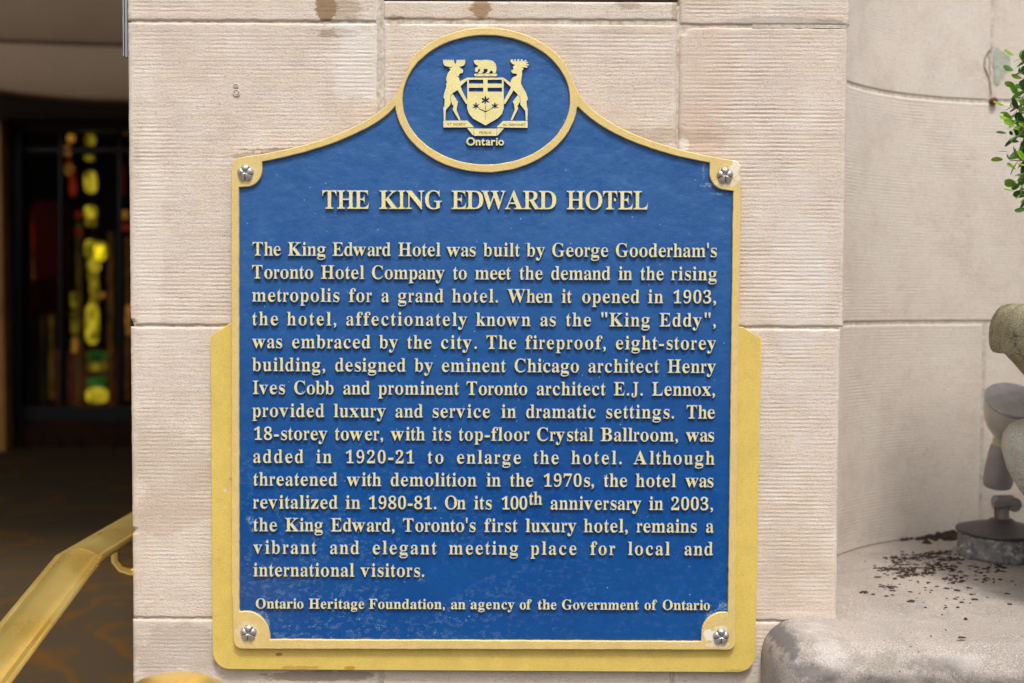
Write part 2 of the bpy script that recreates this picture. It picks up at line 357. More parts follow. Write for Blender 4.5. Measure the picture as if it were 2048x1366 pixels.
"g": ["217,-209 132,-202 71,-181 34,-149 21,-111 30,-81 57,-57 102,-38 65,-15 42,13 35,45 42,80 63,110 99,138 152,164 86,200 46,251 33,316 39,360 59,399 90,430 131,454 179,469 234,474 292,469 347,453 472,453 472,399 399,399 425,354 434,303 428,262 411,225 384,195 348,172 305,158 256,153 234,154 211,155 187,151 168,141 154,125 150,106 165,81 210,73 261,73 332,70 386,60 425,43 451,19 465,-14 470,-55 463,-100 441,-137 406,-168 326,-199", "234,185 264,193 284,217 294,257 297,314 294,371 284,411 264,434 234,442 204,434 185,411 174,371 170,314 174,257 185,217 204,193", "239,-173 324,-165 375,-140 392,-98 387,-76 371,-62 344,-54 305,-51 144,-51 118,-77 109,-108 117,-133 141,-154 181,-168"],
"h": ["27,0 27,24 52,28 67,38 75,56 78,83 78,594 76,621 68,639 53,650 28,655 28,678 220,678 220,397 261,440 308,465 362,474 409,468 445,449 471,417 487,372 492,315 492,83 495,56 502,39 517,28 541,24 541,0 301,0 301,24 308,24 331,31 345,50 350,83 350,323 341,384 327,399 302,404 258,391 220,350 220,83 222,56 230,39 244,28 268,24 268,0"],
"i": ["150,539 121,544 97,561 80,585 75,614 80,644 97,668 121,685 150,690 179,685 204,668 220,644 225,614 220,585 203,561 179,544", "27,0 27,24 52,29 68,38 75,55 78,83 78,375 76,406 70,424 55,433 30,437 31,462 221,462 221,83 223,56 230,39 244,29 268,24 268,0"],
"k": ["26,0 26,24 52,29 68,39 75,56 78,83 78,592 70,640 56,649 30,654 31,678 220,678 220,251 338,369 357,393 363,414 350,431 311,437 306,437 306,462 514,462 514,437 459,423 409,387 331,311 515,51 536,31 560,24 560,0 314,0 314,24 323,24 348,30 356,47 345,73 242,219 220,200 220,83 222,56 230,39 244,29 268,24 268,0"],
"l": ["27,0 27,24 52,29 68,38 75,55 78,83 78,592 70,639 56,650 30,654 30,678 221,678 221,83 223,56 230,39 244,29 268,24 268,0"],
"m": ["27,0 27,24 52,28 67,38 75,56 78,83 78,377 76,404 68,423 53,434 28,438 28,462 218,462 218,394 258,438 303,465 353,474 412,465 453,436 477,389 519,436 567,465 622,474 668,468 704,449 730,417 745,372 750,315 750,83 752,56 760,39 774,28 798,24 798,0 562,0 562,24 586,28 600,39 608,57 610,83 610,323 601,384 587,399 562,404 520,391 483,353 483,83 485,57 493,39 507,28 530,24 530,0 297,0 297,24 321,28 335,39 343,57 345,83 345,323 336,384 322,399 297,404 254,391 218,350 218,83 220,57 227,40 241,29 264,24 264,0"],
"n": ["27,0 27,24 52,28 67,38 75,56 78,83 78,377 76,404 68,423 53,434 28,438 28,462 220,462 220,398 260,440 308,466 362,474 409,468 445,449 471,417 487,372 492,315 492,83 495,56 502,39 517,28 541,24 541,0 301,0 301,24 308,24 331,31 345,50 350,83 350,323 341,384 327,399 302,404 258,391 220,350 220,83 222,56 230,39 244,28 268,24 268,0"],
"o": ["251,-15 189,-7 135,17 90,55 56,105 35,163 28,229 35,296 56,356 90,405 135,443 189,466 250,474 311,466 365,443 410,406 444,357 465,298 472,229 465,161 444,102 410,53 366,16 312,-7", "251,17 287,27 311,58 324,121 327,229 323,338 309,403 285,435 251,445 214,434 191,403 178,338 174,230 178,122 191,58 215,27"],
"p": ["26,-207 26,-184 60,-175 75,-150 78,-95 78,362 76,400 69,422 55,433 29,439 29,462 213,462 213,391 247,438 291,466 343,475 393,467 436,444 472,407 499,360 515,302 521,238 515,169 498,108 470,56 434,18 389,-7 338,-15 292,-8 253,13 220,48 220,-86 226,-147 235,-164 249,-175 294,-183 294,-207", "291,42 330,54 356,88 371,148 376,230 372,310 359,369 335,403 296,414 254,398 220,350 220,102 238,69 262,49"],
"r": ["27,0 27,24 52,29 68,38 75,55 78,83 78,375 76,406 69,425 55,433 30,437 31,462 217,462 217,375 245,417 279,449 313,468 347,474 384,469 410,453 426,428 431,396 427,370 414,349 394,336 369,331 346,334 331,344 308,372 296,383 281,387 261,380 241,360 227,327 222,286 222,83 226,55 237,38 258,28 294,24 294,0"],
"s": ["225,-15 181,-9 129,9 109,13 89,6 76,-13 53,-13 53,157 79,157 99,101 129,58 167,31 209,22 242,26 266,40 281,60 286,87 273,125 232,156 159,193 113,221 81,252 62,288 55,328 65,386 97,433 146,465 210,475 247,471 296,458 307,456 317,454 332,459 343,475 363,475 363,330 340,330 320,378 293,413 259,434 222,441 194,437 173,426 160,408 156,386 160,364 172,346 218,315 285,282 329,255 360,226 377,189 383,141 372,77 340,27 289,-5"],
"t": ["184,-14 133,-7 98,16 79,53 72,106 72,415 30,415 30,446 131,550 192,631 215,631 215,462 309,462 309,415 215,415 215,122 223,76 233,64 250,60 282,73 307,111 331,98 294,36 245,-2"],
"u": ["195,-15 136,-5 97,26 75,75 68,144 68,369 66,399 59,421 43,433 17,438 17,462 211,462 211,110 214,87 225,69 241,57 263,53 305,64 340,98 340,369 337,401 329,422 312,434 282,438 282,462 482,462 482,104 485,76 493,58 509,49 536,44 536,19 446,11 340,-15 340,60 312,29 277,5 238,-10"],
"v": ["212,-15 57,369 33,419 18,432 -4,437 -4,462 244,462 244,438 232,438 202,431 192,411 194,399 275,182 351,376 359,405 345,430 303,438 303,462 454,462 454,439 430,430 414,415 387,362 238,-15"],
"w": ["182,-15 25,394 9,424 -16,437 -16,462 206,462 206,437 178,431 170,411 172,396 178,376 248,189 314,350 299,396 282,430 250,439 250,462 481,462 481,437 450,430 440,411 441,401 443,390 500,210 569,381 576,410 573,422 566,430 530,439 530,462 663,462 663,439 645,435 633,424 613,384 453,-15 430,-15 332,293 208,-15"],
"x": ["7,0 7,22 51,43 92,84 183,203 64,392 36,424 6,437 6,462 251,462 251,438 220,433 209,417 222,387 273,306 333,382 345,400 349,415 346,425 338,432 299,438 299,462 463,462 463,441 421,421 378,378 295,274 434,54 451,32 475,23 475,0 231,0 231,24 265,29 273,36 276,45 272,64 258,88 205,170 145,91 131,69 126,51 137,29 170,22 175,22 175,0"],
"y": ["78,-209 43,-203 15,-186 -4,-159 -10,-125 -6,-101 7,-79 27,-64 53,-59 77,-63 95,-73 107,-91 111,-113 111,-121 110,-130 115,-143 128,-147 147,-138 170,-110 193,-66 209,-7 54,373 37,410 23,428 -5,437 -7,462 241,462 241,437 202,431 194,423 191,409 193,397 198,382 276,177 343,359 352,387 354,408 351,422 342,431 302,437 302,462 446,462 446,437 427,432 413,418 386,361 241,-36 193,-143 168,-174 142,-195 113,-205"],
"z": ["19,0 19,21 250,428 191,428 143,422 108,405 83,372 65,322 39,322 47,462 409,462 409,433 187,37 227,37 288,44 332,65 363,103 387,160 411,160 399,0"]}
SANS={"A": ["362,686 293,686 0,0 100,0 186,201 476,201 567,0 667,0", "326,536 436,289 224,289"],
"C": ["656,635 530,678 422,691 300,674 197,624 117,548 66,448 48,331 62,241 104,150 176,69 279,13 416,-9 513,-1 593,20 663,51 663,158 584,116 504,90 425,81 333,93 257,128 199,183 162,254 149,340 162,425 200,497 258,552 333,588 421,601 498,593 575,570 656,530"],
"D": ["76,0 342,0 466,19 567,70 641,145 688,238 704,341 690,438 649,531 578,608 476,662 341,682 76,682", "174,594 325,594 427,581 505,544 560,489 592,420 603,341 596,282 571,216 522,153 444,106 330,88 174,88"],
"E": ["462,682 75,682 75,0 471,0 471,88 173,88 173,300 452,300 452,388 173,388 173,594 462,594"],
"F": ["440,682 76,682 76,0 174,0 174,317 440,317 440,405 174,405 174,594 440,594"],
"I": ["174,682 76,682 76,0 174,0"],
"L": ["172,682 74,682 74,0 480,0 480,88 172,88"],
"M": ["709,682 618,682 391,402 165,682 73,682 73,0 171,0 171,531 383,267 399,267 609,531 611,0 709,0"],
"N": ["706,682 614,682 614,154 152,682 74,682 74,0 166,0 166,525 622,0 706,0"],
"O": ["45,341 61,234 109,138 185,61 286,10 409,-9 536,10 639,61 715,138 762,234 778,341 761,450 714,546 637,623 536,673 411,691 288,673 187,622 110,546 62,450", "146,341 159,426 196,497 252,553 325,588 411,601 497,588 571,553 627,497 664,426 677,341 664,257 627,185 571,130 497,94 411,81 325,94 252,130 196,185 159,257"],
"P": ["70,682 70,0 168,0 168,295 270,295 355,305 419,331 465,373 491,425 500,486 492,548 467,602 424,644 363,672 283,682", "168,594 283,594 329,588 362,572 384,548 395,520 399,490 394,453 378,423 353,401 320,388 279,383 168,383"],
"R": ["77,682 77,0 175,0 175,296 216,296 265,287 321,243 397,140 487,0 604,0 511,135 462,213 414,276 359,324 421,363 460,419 473,491 463,556 434,609 387,649 325,673 249,682", "175,598 238,598 288,593 326,580 352,559 367,530 372,495 369,462 356,431 331,407 292,390 238,384 175,384"],
"S": ["399,643 324,679 247,691 177,683 120,659 77,621 50,571 40,509 71,415 144,348 231,293 304,237 335,165 323,126 287,93 224,79 159,90 98,124 44,178 44,54 102,19 165,-2 235,-9 297,0 350,25 390,65 417,116 426,176 395,283 322,354 235,406 162,457 131,522 145,564 183,593 239,603 288,597 342,575 399,532"],
"T": ["587,682 17,682 17,594 253,594 253,0 351,0 351,594 587,594"],
"V": ["604,682 507,682 303,203 98,682 0,682 295,-6 315,-6"],
"a": ["411,80 383,62 364,56 351,61 347,79 347,310 339,365 316,406 281,435 236,452 184,458 124,451 75,431 35,397 35,300 80,342 128,366 177,374 222,366 249,340 258,295 258,271 179,243 135,227 94,207 59,182 35,147 26,101 40,47 78,7 136,-9 197,2 257,37 270,11 292,-4 325,-9 363,-2 411,26", "258,91 221,64 180,54 147,62 124,84 116,117 136,162 187,195 258,222"],
"i": ["154,449 65,449 65,0 154,0", "163,585 156,612 137,631 110,638 83,631 64,612 57,585 64,558 83,539 110,532 137,539 156,558"],
"n": ["150,449 61,449 61,0 150,0 150,322 207,372 262,387 309,373 339,336 350,278 350,0 439,0 439,277 431,343 410,394 377,430 335,451 286,458 237,450 191,427 152,390"],
"o": ["273,458 197,447 132,415 81,365 48,302 36,229 47,151 80,86 130,35 195,3 273,-9 354,2 421,34 472,84 505,150 516,229 504,304 471,367 419,416 352,447", "272,378 322,371 364,350 397,318 418,277 425,228 418,174 398,131 366,98 324,78 272,71 224,78 184,99 153,132 134,176 127,229 134,278 154,319 185,350 225,371"],
"r": ["69,449 69,0 158,0 158,235 173,305 212,354 267,373 306,361 350,329 397,406 343,445 290,458 248,447 204,410 160,346 158,449"],
"t": ["167,542 0,379 0,369 78,369 78,132 84,86 101,47 131,17 172,-2 224,-9 277,0 332,21 332,104 280,79 231,71 203,77 178,98 167,139 167,369 309,369 309,449 167,449"]}
M_stone = stone_mat('tooled_limestone', (.575,.485,.405), (.59,.485,.395), (.57,.505,.46), pier=True)
M_niche = stone_mat('smooth_limestone', (.60,.54,.48), (.62,.535,.475), (.56,.53,.50), streak=.2)
M_mortar = simple('mortar', (.46,.40,.33), .95, ns=120, var=.35, bump=.5)
M_dark = simple('painted_gap_shadow', (.06,.045,.035), .95)  # near-black colour stands in for the shade under the overhang

def sill_material():
    t = NT('weathered_sill_stone')
    big = t.noise(4, 5, .6); mid = t.noise(14, 6, .65); fine = t.noise(420, 4, .75); gr = t.noise(160, 4, .7)
    c = t.mix(t.ramp(big, .35, .65), (.29,.25,.22), (.38,.335,.30))
    c = t.mix(t.ramp(mid, .50, .70, 0, .8), c, (.24,.225,.215))
    c = t.mix(t.math('MULTIPLY', t.ramp(t.noise(9, 5, .6, t.map((1,1,1),(3,1,2))), .54, .70), .55), c, (.17,.155,.12))
    c = t.mix(t.math('MULTIPLY', t.ramp(fine, .50, .66), .65), c, (.12,.10,.085))
    c = t.mix(t.math('MULTIPLY', t.ramp(fine, .46, .32), .6), c, (.70,.66,.62))
    sp = t.math('MULTIPLY', t.ramp(t.voro(70), .12, .07), t.ramp(t.noise(16, 2), .5, .58))
    c = t.mix(sp, c, (.04,.035,.03))
    for (px, py, rx, rz, col, a) in ((1605,1325,34,30,(.10,.095,.10),.8), (1640,1362,60,22,(.13,.11,.11),.7), (1770,1346,64,22,(.17,.16,.12),.45),(1900,1352,70,18,(.17,.15,.13),.7),
                                   (1850,1296,120,8,(.17,.15,.13),.5), (1700,1288,60,8,(.2,.18,.16),.5), (1950,1345,60,18,(.50,.48,.47),.22), (1680,1330,44,26,(.6,.56,.54),.28)):
        p = at(px, py, -.2)
        k = t.stain(p, rx*.00075, rz*.00075, .9, 40, None, .5)
        c = t.mix(t.math('MULTIPLY', k, a), c, col)
    return t.out(c, .93, 0, t.bump(t.math('ADD', fine, gr), .6, .0014), .2)
M_sill = sill_material()

# ---- ground, pavement, steps, landing (all seen only in part)
ZL = CAMZ - .955
g = MB(); g.box((-60, -60, -.3), (60, 60, -.004)); tag(g.build('road', simple('asphalt', (.045,.045,.047), .9)), kind='structure')
g = MB(); g.box((-60, -4.5, -.003), (60, 12, .12)); tag(g.build('pavement', simple('paving', (.16,.155,.15), .9, ns=8)), kind='structure')

def carpet():
    t = NT('patterned_carpet')
    w = t.n('ShaderNodeTexNoise'); t.set(w.inputs['Vector'], t.pos); w.inputs['Scale'].default_value = 1.9; w.inputs['Detail'].default_value = 1.5; w.inputs['Distortion'].default_value = 1.2
    band = t.math('ABSOLUTE', t.math('SUBTRACT', w.outputs[0], .5))
    k = t.ramp(band, .035, .012)
    k2 = t.ramp(t.noise(5.5, 1, .4, None, 1.5), .60, .66)
    c = t.mix(t.math('MULTIPLY', k, .8), (.058,.040,.022), (.10,.048,.010))
    c = t.mix(t.math('MULTIPLY', k2, .5), c, (.10,.045,.010))
    return t.out(c, .95, 0, t.bump(t.noise(300, 2), .5, .002), .1)
g = MB(); g.box((-6, .35, .12), (-.66, 8.0, ZL)); tag(g.build('floor', carpet()), kind='structure')
g = MB()
for k in range(3): g.box((-6, .35-.3*(3-k), .12), (-.70, .35-.3*(2-k)-.0, .12+(ZL-.12)*(k+1)/4))
tag(g.build('steps', simple('step_stone', (.34,.31,.28), .9, ns=20)), kind='structure')

# ---- the stone pier
pier = empty('stone_pier', (0, 0, .12), 'tooled beige limestone pier of coursed blocks carrying the blue plaque', 'stone pier')
def groove_disp(X, Z, x0, x1, z0, z1, seed, amp, period=.00695, margin=.011, wob=.0006):
    ph = Z/period + wob/period*1.3*fbm(X*7, Z*6, seed, 3) + .10*fbm(X*45, Z*60, seed+9, 2)
    s = .5 - .5*np.cos(2*np.pi*ph)
    s = s**1.25                                           # narrow furrow, wide ridge
    a = .42*amp*(.80 + .9*fbm(X*6, Z*9, seed+3, 3)) * (.75 + .6*vnoise(X*45, Z/period, seed+4)) * np.clip(1.0+1.3*fbm(X*13, Z*20, seed+14, 3), .12, 1.25)
    a = np.clip(a, 0, None)
    mx = np.clip((np.minimum(X-x0, x1-X) - margin*.6)/.006, 0, 1)
    mz = np.clip((np.minimum(Z-z0, z1-Z) - margin*.9)/.003, 0, 1)
    m = mx*mz
    g = s*m*a/amp
    return s*a*m, np.clip(g, 0, 1)
def block(x0, x1, z0, z1, seed, amp=.0012, ml=.012, lean=None, chips=()):
    nx = max(8, int((x1-x0)/.0042)); nz = max(8, int((z1-z0)/.00115))
    u = np.linspace(0, 1, nx); w = np.linspace(0, 1, nz)
    U, W = np.meshgrid(u, w)
    X = x0 + (x1-x0)*U; Z = z0 + (z1-z0)*W
    if lean: X = X + lean(U, Z)
    d, gr = groove_disp(X, Z, x0, x1, z0, z1, seed, amp)
    e = np.minimum(np.minimum(X-x0, x1-X), np.minimum(Z-z0, z1-Z))
    e = e + .0018*fbm(X*90, Z*90, seed+20, 3)
    edge = np.clip(1-e/.004, 0, 1)**2*.0028
    Y = d + edge + .0008*fbm(X*9, Z*9, seed+5, 3) + .00032*fbm(X*150, Z*320, seed+6, 3)
    for (cx, cz, r, dep) in chips:
        q = np.sqrt((X-cx)**2 + (Z-cz)**2)/r + .5*fbm(X*120, Z*120, seed+31, 3)
        Y = Y + dep*np.clip(1.2-q, 0, 1)
    P = np.stack([X, Y, Z], -1)
    # returns on all four sides
    def ring(P, y): Q = P.copy(); Q[..., 1] = y; return Q
    P = np.concatenate([ring(P[:1], .30), P, ring(P[-1:], .30)], 0)
    gr = np.concatenate([gr[:1], gr, gr[-1:]], 0)
    P = np.concatenate([ring(P[:, :1], .30), P, ring(P[:, -1:], .30)], 1)
    gr = np.concatenate([gr[:, :1], gr, gr[:, -1:]], 1)
    o = grid_mesh('stone_block', P, M_stone, pier, True, gr)
    return o
L = lambda px, py: at(px, py).x
H = lambda py: at(1024, py).z
rows = [(47, 1.5, 'A'), (652, 50, 'B'), (1238, 656, 'C'), (1500, 1242, 'D')]
def edge_x(side, py): return at(256+.0085*py if side == 0 else 1699.5-.0225*py, py).x
XL, XR = at(261, 683).x, at(1684, 683).x
j1, j2 = at(757, 200).x, at(1354, 200).x
zA0, zA1 = H(44), H(-70)
zB0, zB1 = H(653), H(48)
zC0, zC1 = H(1239), H(656.5)
zD0, zD1 = H(1700), H(1242.5)
wl = .0048
block(XL, j1-.001, zA0, zA1, 1, .0010)
block(j1+.0075, j2-.0006, zA0+.004, H(2.5), 2, .0007)
block(j2+.0028, XR+.004, zA0-.003, zA1, 3, .0011)
block(XL, j1-.001, zB0, zB1, 11, .0012, chips=((XL-.001, zB0+.002, .008, .012),))
block(j1+.0075, j2-.0006, zB0, zB1, 12, .0012)
block(j2+.0028, XR+.002, zB0+.0015, zB1-.004, 13, .0014, chips=((j2+.006, zB1-.006, .012, .004),))
block(XL, at(905, 900).x, zC0, zC1, 21, .0011, chips=((XL, zC0+.15, .006, .01),))
block(at(909, 900).x, XR-.002, zC0, zC1+.001, 22, .0010)
block(XL-.001, at(760, 1300).x, zD0, zD1, 31, .0007)
block(at(764, 1300).x, at(1343, 1300).x, zD0, zD1, 32, .0011)
block(at(1347, 1300).x, XR-.002, zD0, zD1, 33, .0011)
mo = MB()
mo.box((XL+.006, .0026, .12), (XR-.006, .29, H(10)))
mo.box((j1-.004, .0012, zB0+.2), (j1+.009, .0040, H(-40)))
mo.box((j2+.125, .0004, zB1-.0046), (XR+.001, .0050, zA0-.0022))
mo.build('mortar', M_mortar, pier)
mo = MB(); mo.box((j1+.0075, .02, H(2)), (j2, .29, zA1)); mo.build('recess_back', M_dark, pier)
mo = MB(); mo.box((j1+.0075, -.0, H(-28)), (j2, .019, zA1)); mo.build('stone_block', M_stone, pier)
mo = MB(); mo.box((XL, .001, .12), (XR, .28, zD0-.003)); mo.build('stone_block', M_stone, pier)
mo = MB(); mo.box((XL, .001, zA1+.003), (XR, .28, 5.0)); mo.build('stone_block', M_stone, pier)
for (px, py, r) in ((473, 186, .0062), (472, 172, .0042)):
    p = at(px, py)
    t = MB(); t.lathe([(0.0001, -.0012), (r*.45, -.0012), (r*.6, .0008), (r*.8, -.0016), (r, -.001), (r*1.05, .003)], p, Vector((0, 1, 0)), 20, False)
    t.build('plugged_hole', simple('plug_mortar%d' % py, (.50,.44,.38), .9, ns=300), pier, True)

# ---- the curved niche wall right of the pier
NC, NR = Vector((1.15, .10, 0)), .582
niche = empty('curved_niche_wall', (NC.x, NC.y, CAMZ-.546), 'pale limestone wall curving back into a shallow niche right of the pier', 'niche wall')
def niche_angle(px, py=683):
    d = ray(px, py); o = EYE - NC
    a = d.x**2 + d.y**2; b = 2*(o.x*d.x + o.y*d.y); c = o.x**2 + o.y**2 - NR**2
    t = (-b + math.sqrt(b*b-4*a*c))/(2*a)
    p = EYE + d*t
    return math.atan2(p.y-NC.y, -(p.x-NC.x)), p
def nblock(a0, a1, z0, z1, seed, amp, period=.0071, chip=None):
    nx = max(6, int((a1-a0)*NR/.007)); nz = max(6, int((z1-z0)/.0016))
    A, Z = np.meshgrid(np.linspace(a0, a1, nx), np.linspace(z0, z1, nz))
    S = A*NR
    d, gr = groove_disp(S, Z, a0*NR, a1*NR, z0, z1, seed, amp, period, .006, .0005)
    e = np.minimum(np.minimum(S-a0*NR, a1*NR-S), np.minimum(Z-z0, z1-Z))
    edge = np.clip(1-(e+.001*fbm(S*60, Z*60, seed, 2))/.004, 0, 1)**2*.003
    rr = NR + d + edge + .0006*fbm(S*8, Z*8, seed+2, 3)
    if chip:
        cx, cz, r, dep = chip
        q = np.hypot(S-cx*NR, (Z-cz)*1.6)/r + .6*fbm(S*50, Z*50, 77, 3)
        rr = rr + dep*np.clip((1.2-q)*2, 0, 1)
    P = np.stack([NC.x - rr*np.cos(A), NC.y + rr*np.sin(A), Z], -1)
    grid_mesh('stone_block', P, M_niche, niche, True, gr*.8)
zl = CAMZ - .546
aj1, _ = niche_angle(1984, 100); aj2, p2 = niche_angle(1966, 850)
_, pj = niche_angle(1950, 202); zj = pj.z
_, pk = niche_angle(1900, 645); zk = pk.z
gp = .0035
nblock(.02, aj1-gp, zj+.003, 2.35, 101, .0005); nblock(aj1+gp, 2.2, zj+.003, 2.35, 102, .0004); nblock(2.2+gp, math.pi-.02, zj+.003, 2.35, 103, .0004)
nblock(.02, 1.95, zk+.003, zj-.003, 104, .0013); nblock(1.95+gp, math.pi-.02, zk+.003, zj-.003, 105, .0013)
nblock(.02, aj2-gp*1.6, zl, zk-.003, 106, .0012, chip=(.42, zk-.012, .030, .012)); nblock(aj2+gp*1.6, 2.3, zl, zk-.003, 107, .0013); nblock(2.3+gp, math.pi-.02, zl, zk-.003, 108, .00085)
nb = MB()
A = [.0 + k*math.pi/60 for k in range(61)]
nb.loft([[(NC.x - rr*math.cos(a), NC.y + rr*math.sin(a), z) for a in A] for rr, z in ((NR+.0022, zl-.02), (NR+.0022, 5.0))], False)
nb.f = [f for f in nb.f if not (max(f) - min(f) > 61+1 and (60 in f and 0 in f))]
nb.build('mortar', simple('niche_mortar', (.47,.42,.36), .95, ns=90, var=.3), niche, True)
# ragged repair patch on the joint, and its crack
a_c, pc = niche_angle(2000, 130)
ptv, ptf = [], []
for k in range(26):
    th = 2*math.pi*k/26; r = 1 + .16*math.sin(3*th+1) + .10*rnd.uniform(-1, 1)
    a = a_c + (.023*math.cos(th)*r - .004)/NR*1.15*(1.0 if math.cos(th) > 0 else .55); z = pc.z + .040*math.sin(th)*r
    ptv.append((NC.x - (NR-.0012)*math.cos(a), NC.y + (NR-.0012)*math.sin(a), z))
n0 = len(ptv); ptv.append((NC.x - (NR-.0015)*math.cos(a_c), NC.y + (NR-.0015)*math.sin(a_c), pc.z))
for k in range(26): ptf.append((k, (k+1) % 26, n0))
from_pd('mortar_patch', ptv, ptf, simple('patch_mortar', (.36,.38,.32), .95, ns=120), niche)
def on_niche(px, py, inset=.002):
    a, p = niche_angle(px, py)
    return Vector((NC.x - (NR-inset)*math.cos(a), NC.y + (NR-inset)*math.sin(a), p.z))
cr = MB()
cr.tube([on_niche(*q) for q in ((1984,95),(1975,104),(1969,118),(1968,134),(1974,148),(1978,158),(1980,172),(1982,190))], .0011, 6)
cr.tube([on_niche(*q) for q in ((1976,108),(1979,122),(1978,136),(1981,150))], .0006, 6)
cr.build('crack', simple('crack_dirt', (.16,.12,.09), .95), niche)
bolt = MB(); pb = on_niche(1985, 203, .004); ax = (NC - pb); ax.z = 0; ax.normalize()
bolt.lathe([(.0085, -.006), (.0085, .004), (.0070, .007), (.003, .008), (.0001, .008)], pb, ax, 12)
tag(bolt.build('rusty_bolt', simple('rust', (.13,.035,.018), .9, ns=300, var=.5, bump=.8), None, True), 'rust brown bolt head in the niche wall at a joint corner', 'bolt')
side = MB(); side.box((XR-.02, .72, .12), (3.2, .95, 5.0)); side.box((NC.x+NR+.004, .0, .12), (3.2, .715, 5.0)); side.box((XR-.2, .301, .12), (XR-.021, .9, 5.0))
tag(side.build('building_wall', M_niche), 'plain limestone wall continuing beyond the niche', 'wall')
roof = MB(); roof.box((-7, .0, 5.001), (6, 9, 5.4)); tag(roof.build('ceiling', simple('soffit', (.35,.29,.23), .9, ns=6)), kind='structure')

# ---- the sill that floors the niche and swells out in front of the pier
sill = empty('stone_sill', (1.2, -.1, .12), 'worn rounded stone sill jutting from the foot of the niche, speckled grey', 'stone sill')
def sill_mesh():
    x0, x1 = at(1562, 1310, -.14).x, 2.4
    yf = -.165
    # outline profile across the front: (y, z) from niche floor over the rolled edge and down the face
    r = .050
    prof = [(.70, 0), (.55, 0), (.4, 0), (.3, 0), (.2, 0), (.12, 0), (.06, 0)]
    prof += [(.06-.018*k, -.0003*k) for k in range(1, 10)]
    yc, zc = yf + r, -.003-r
    for k in range(0, 15):
        a = math.pi/2*(k/14); prof.append((yc - r*math.sin(a), zc + r*math.cos(a)))
    prof += [(yf-.004*math.sin(k*.5), zc - .012*k) for k in range(1, 14)] + [(yf, .12-zl)]
    prof = np.array(prof)
    # resample
    seg = np.hypot(*np.diff(prof, axis=0).T); s = np.concatenate([[0], np.cumsum(seg)])
    tt = np.linspace(0, s[-1], 330); PY = np.interp(tt, s, prof[:, 0]); PZ = np.interp(tt, s, prof[:, 1])
    xs = np.concatenate([np.linspace(0, .10, 40), np.linspace(.105, x1-x0, 300)])
    X, Yy = np.meshgrid(xs, PY); _, Zz = np.meshgrid(xs, PZ)
    # round the left end: drop by the distance into the corner
    rl = .062
    q = np.clip((rl - X)/rl, 0, 1)
    drop = rl*(1-np.sqrt(np.clip(1-q**2, 0, 1)))
    Z = zl + Zz - drop*1.0
    Y = Yy + drop*.9*np.clip((-Yy-.02)/.1, 0, 1)
    Xw = x0 + X
    lump = .014*fbm(Xw*8, (Yy+Zz)*9, 55, 3) + .006*fbm(Xw*26, (Yy-Zz)*26, 56, 4)
    f = np.clip((-Yy-.06)/.07, 0, 1)
    Y = Y - lump*f*1.3; Z = Z + lump*f*.5 + .0006*fbm(Xw*25, Yy*25, 57, 3)
    # worn hollow along the front below the rolled edge
    hol = np.exp(-((Zz+.075)/.022)**2)*(.006+.010*np.clip(fbm(Xw*5, Zz*0+2, 58, 2)+.3, 0, 1))
    Y = Y + hol
    P = np.stack([Xw, Y, Z], -1)
    endc = P[:, :1].copy(); endc[..., 0] += .004; endc[..., 2] = .12
    P = np.concatenate([endc, P], 1)
    return grid_mesh('sill_stone', P, M_sill, sill, True)
sill_mesh()

# soil at the niche back and crumbs scattered over the sill
def crumbs():
    mb = MB()
    def bit(p, s, fl=.35):
        n = 6; a0 = rnd.uniform(0, 6.28); st = rnd.uniform(1, 2.4); th = rnd.gauss(0, .35)
        top, bot = [], []
        for k in range(n):
            a = a0 + 6.283*k/n; r = s*rnd.uniform(.55, 1.1)
            x, y = r*math.cos(a)*st, r*math.sin(a)
            x, y = x*math.cos(th)-y*math.sin(th), x*math.sin(th)+y*math.cos(th)
            bot.append((p.x+x, p.y+y, p.z-.0005)); top.append((p.x+x*.6, p.y+y*.6, p.z+s*fl*rnd.uniform(.6, 1.3)))
        mb.loft([bot, top])
    spots = [(1800,1118,26,8,60),(1850,1113,40,8,90),(1880,1106,30,4,40),(1812,1138,30,7,60),(1870,1133,34,8,90),(1772,1138,18,5,24),(1898,1118,30,6,36),
             (1835,1148,50,5,60),(1990,1135,26,7,34),(1950,1140,50,10,30),(1908,1160,34,7,28),(1965,1160,20,4,8),(1770,1172,22,6,14),(1728,1185,10,2,5),(1820,1203,8,2,4),(1800,1140,60,26,60),(1900,1180,120,50,60)]
    for _ in range(16):
        p = atz(rnd.uniform(1740, 2000), rnd.uniform(1110, 1200), zl+.001); bit(p, rnd.uniform(.003, .0055), .25)
    for (px, py, sx, sy, n) in spots:
        for _ in range(n):
            p = atz(px+rnd.gauss(0, sx*.5), py+rnd.gauss(0, sy*.55), zl+.0008)
            if (p-NC).xy.length > NR-.01 and p.y > .1: continue
            bit(p, rnd.choice((.0012,.0016,.002,.003,.0042)))
    for (px, py, s) in ((1922,1275,.004),(1862,1272,.0022),(1728,1184,.006),(1892,1260,.0016)):
        bit(atz(px, py, zl+.001), s)
    for _ in range(420):                     # heap behind the lamp box
        a = rnd.gauss(1.62, .16); rr = NR - .006 - abs(rnd.gauss(0, .020))
        hgt = max(0, .012 - (NR-rr)*.35)
        bit(Vector((NC.x-.145 + .0 + (-(rr)*math.cos(a))*.9+.0, NC.y+rr*math.sin(a)*.985, zl+rnd.uniform(0, hgt))), rnd.uniform(.003, .008), .8)
    return mb.build('soil_crumbs', simple('dark_soil', (.035,.018,.011), .95, ns=300, var=.5))
tag(crumbs(), 'dark brown soil crumbs scattered on the sill', 'soil', kind='stuff')
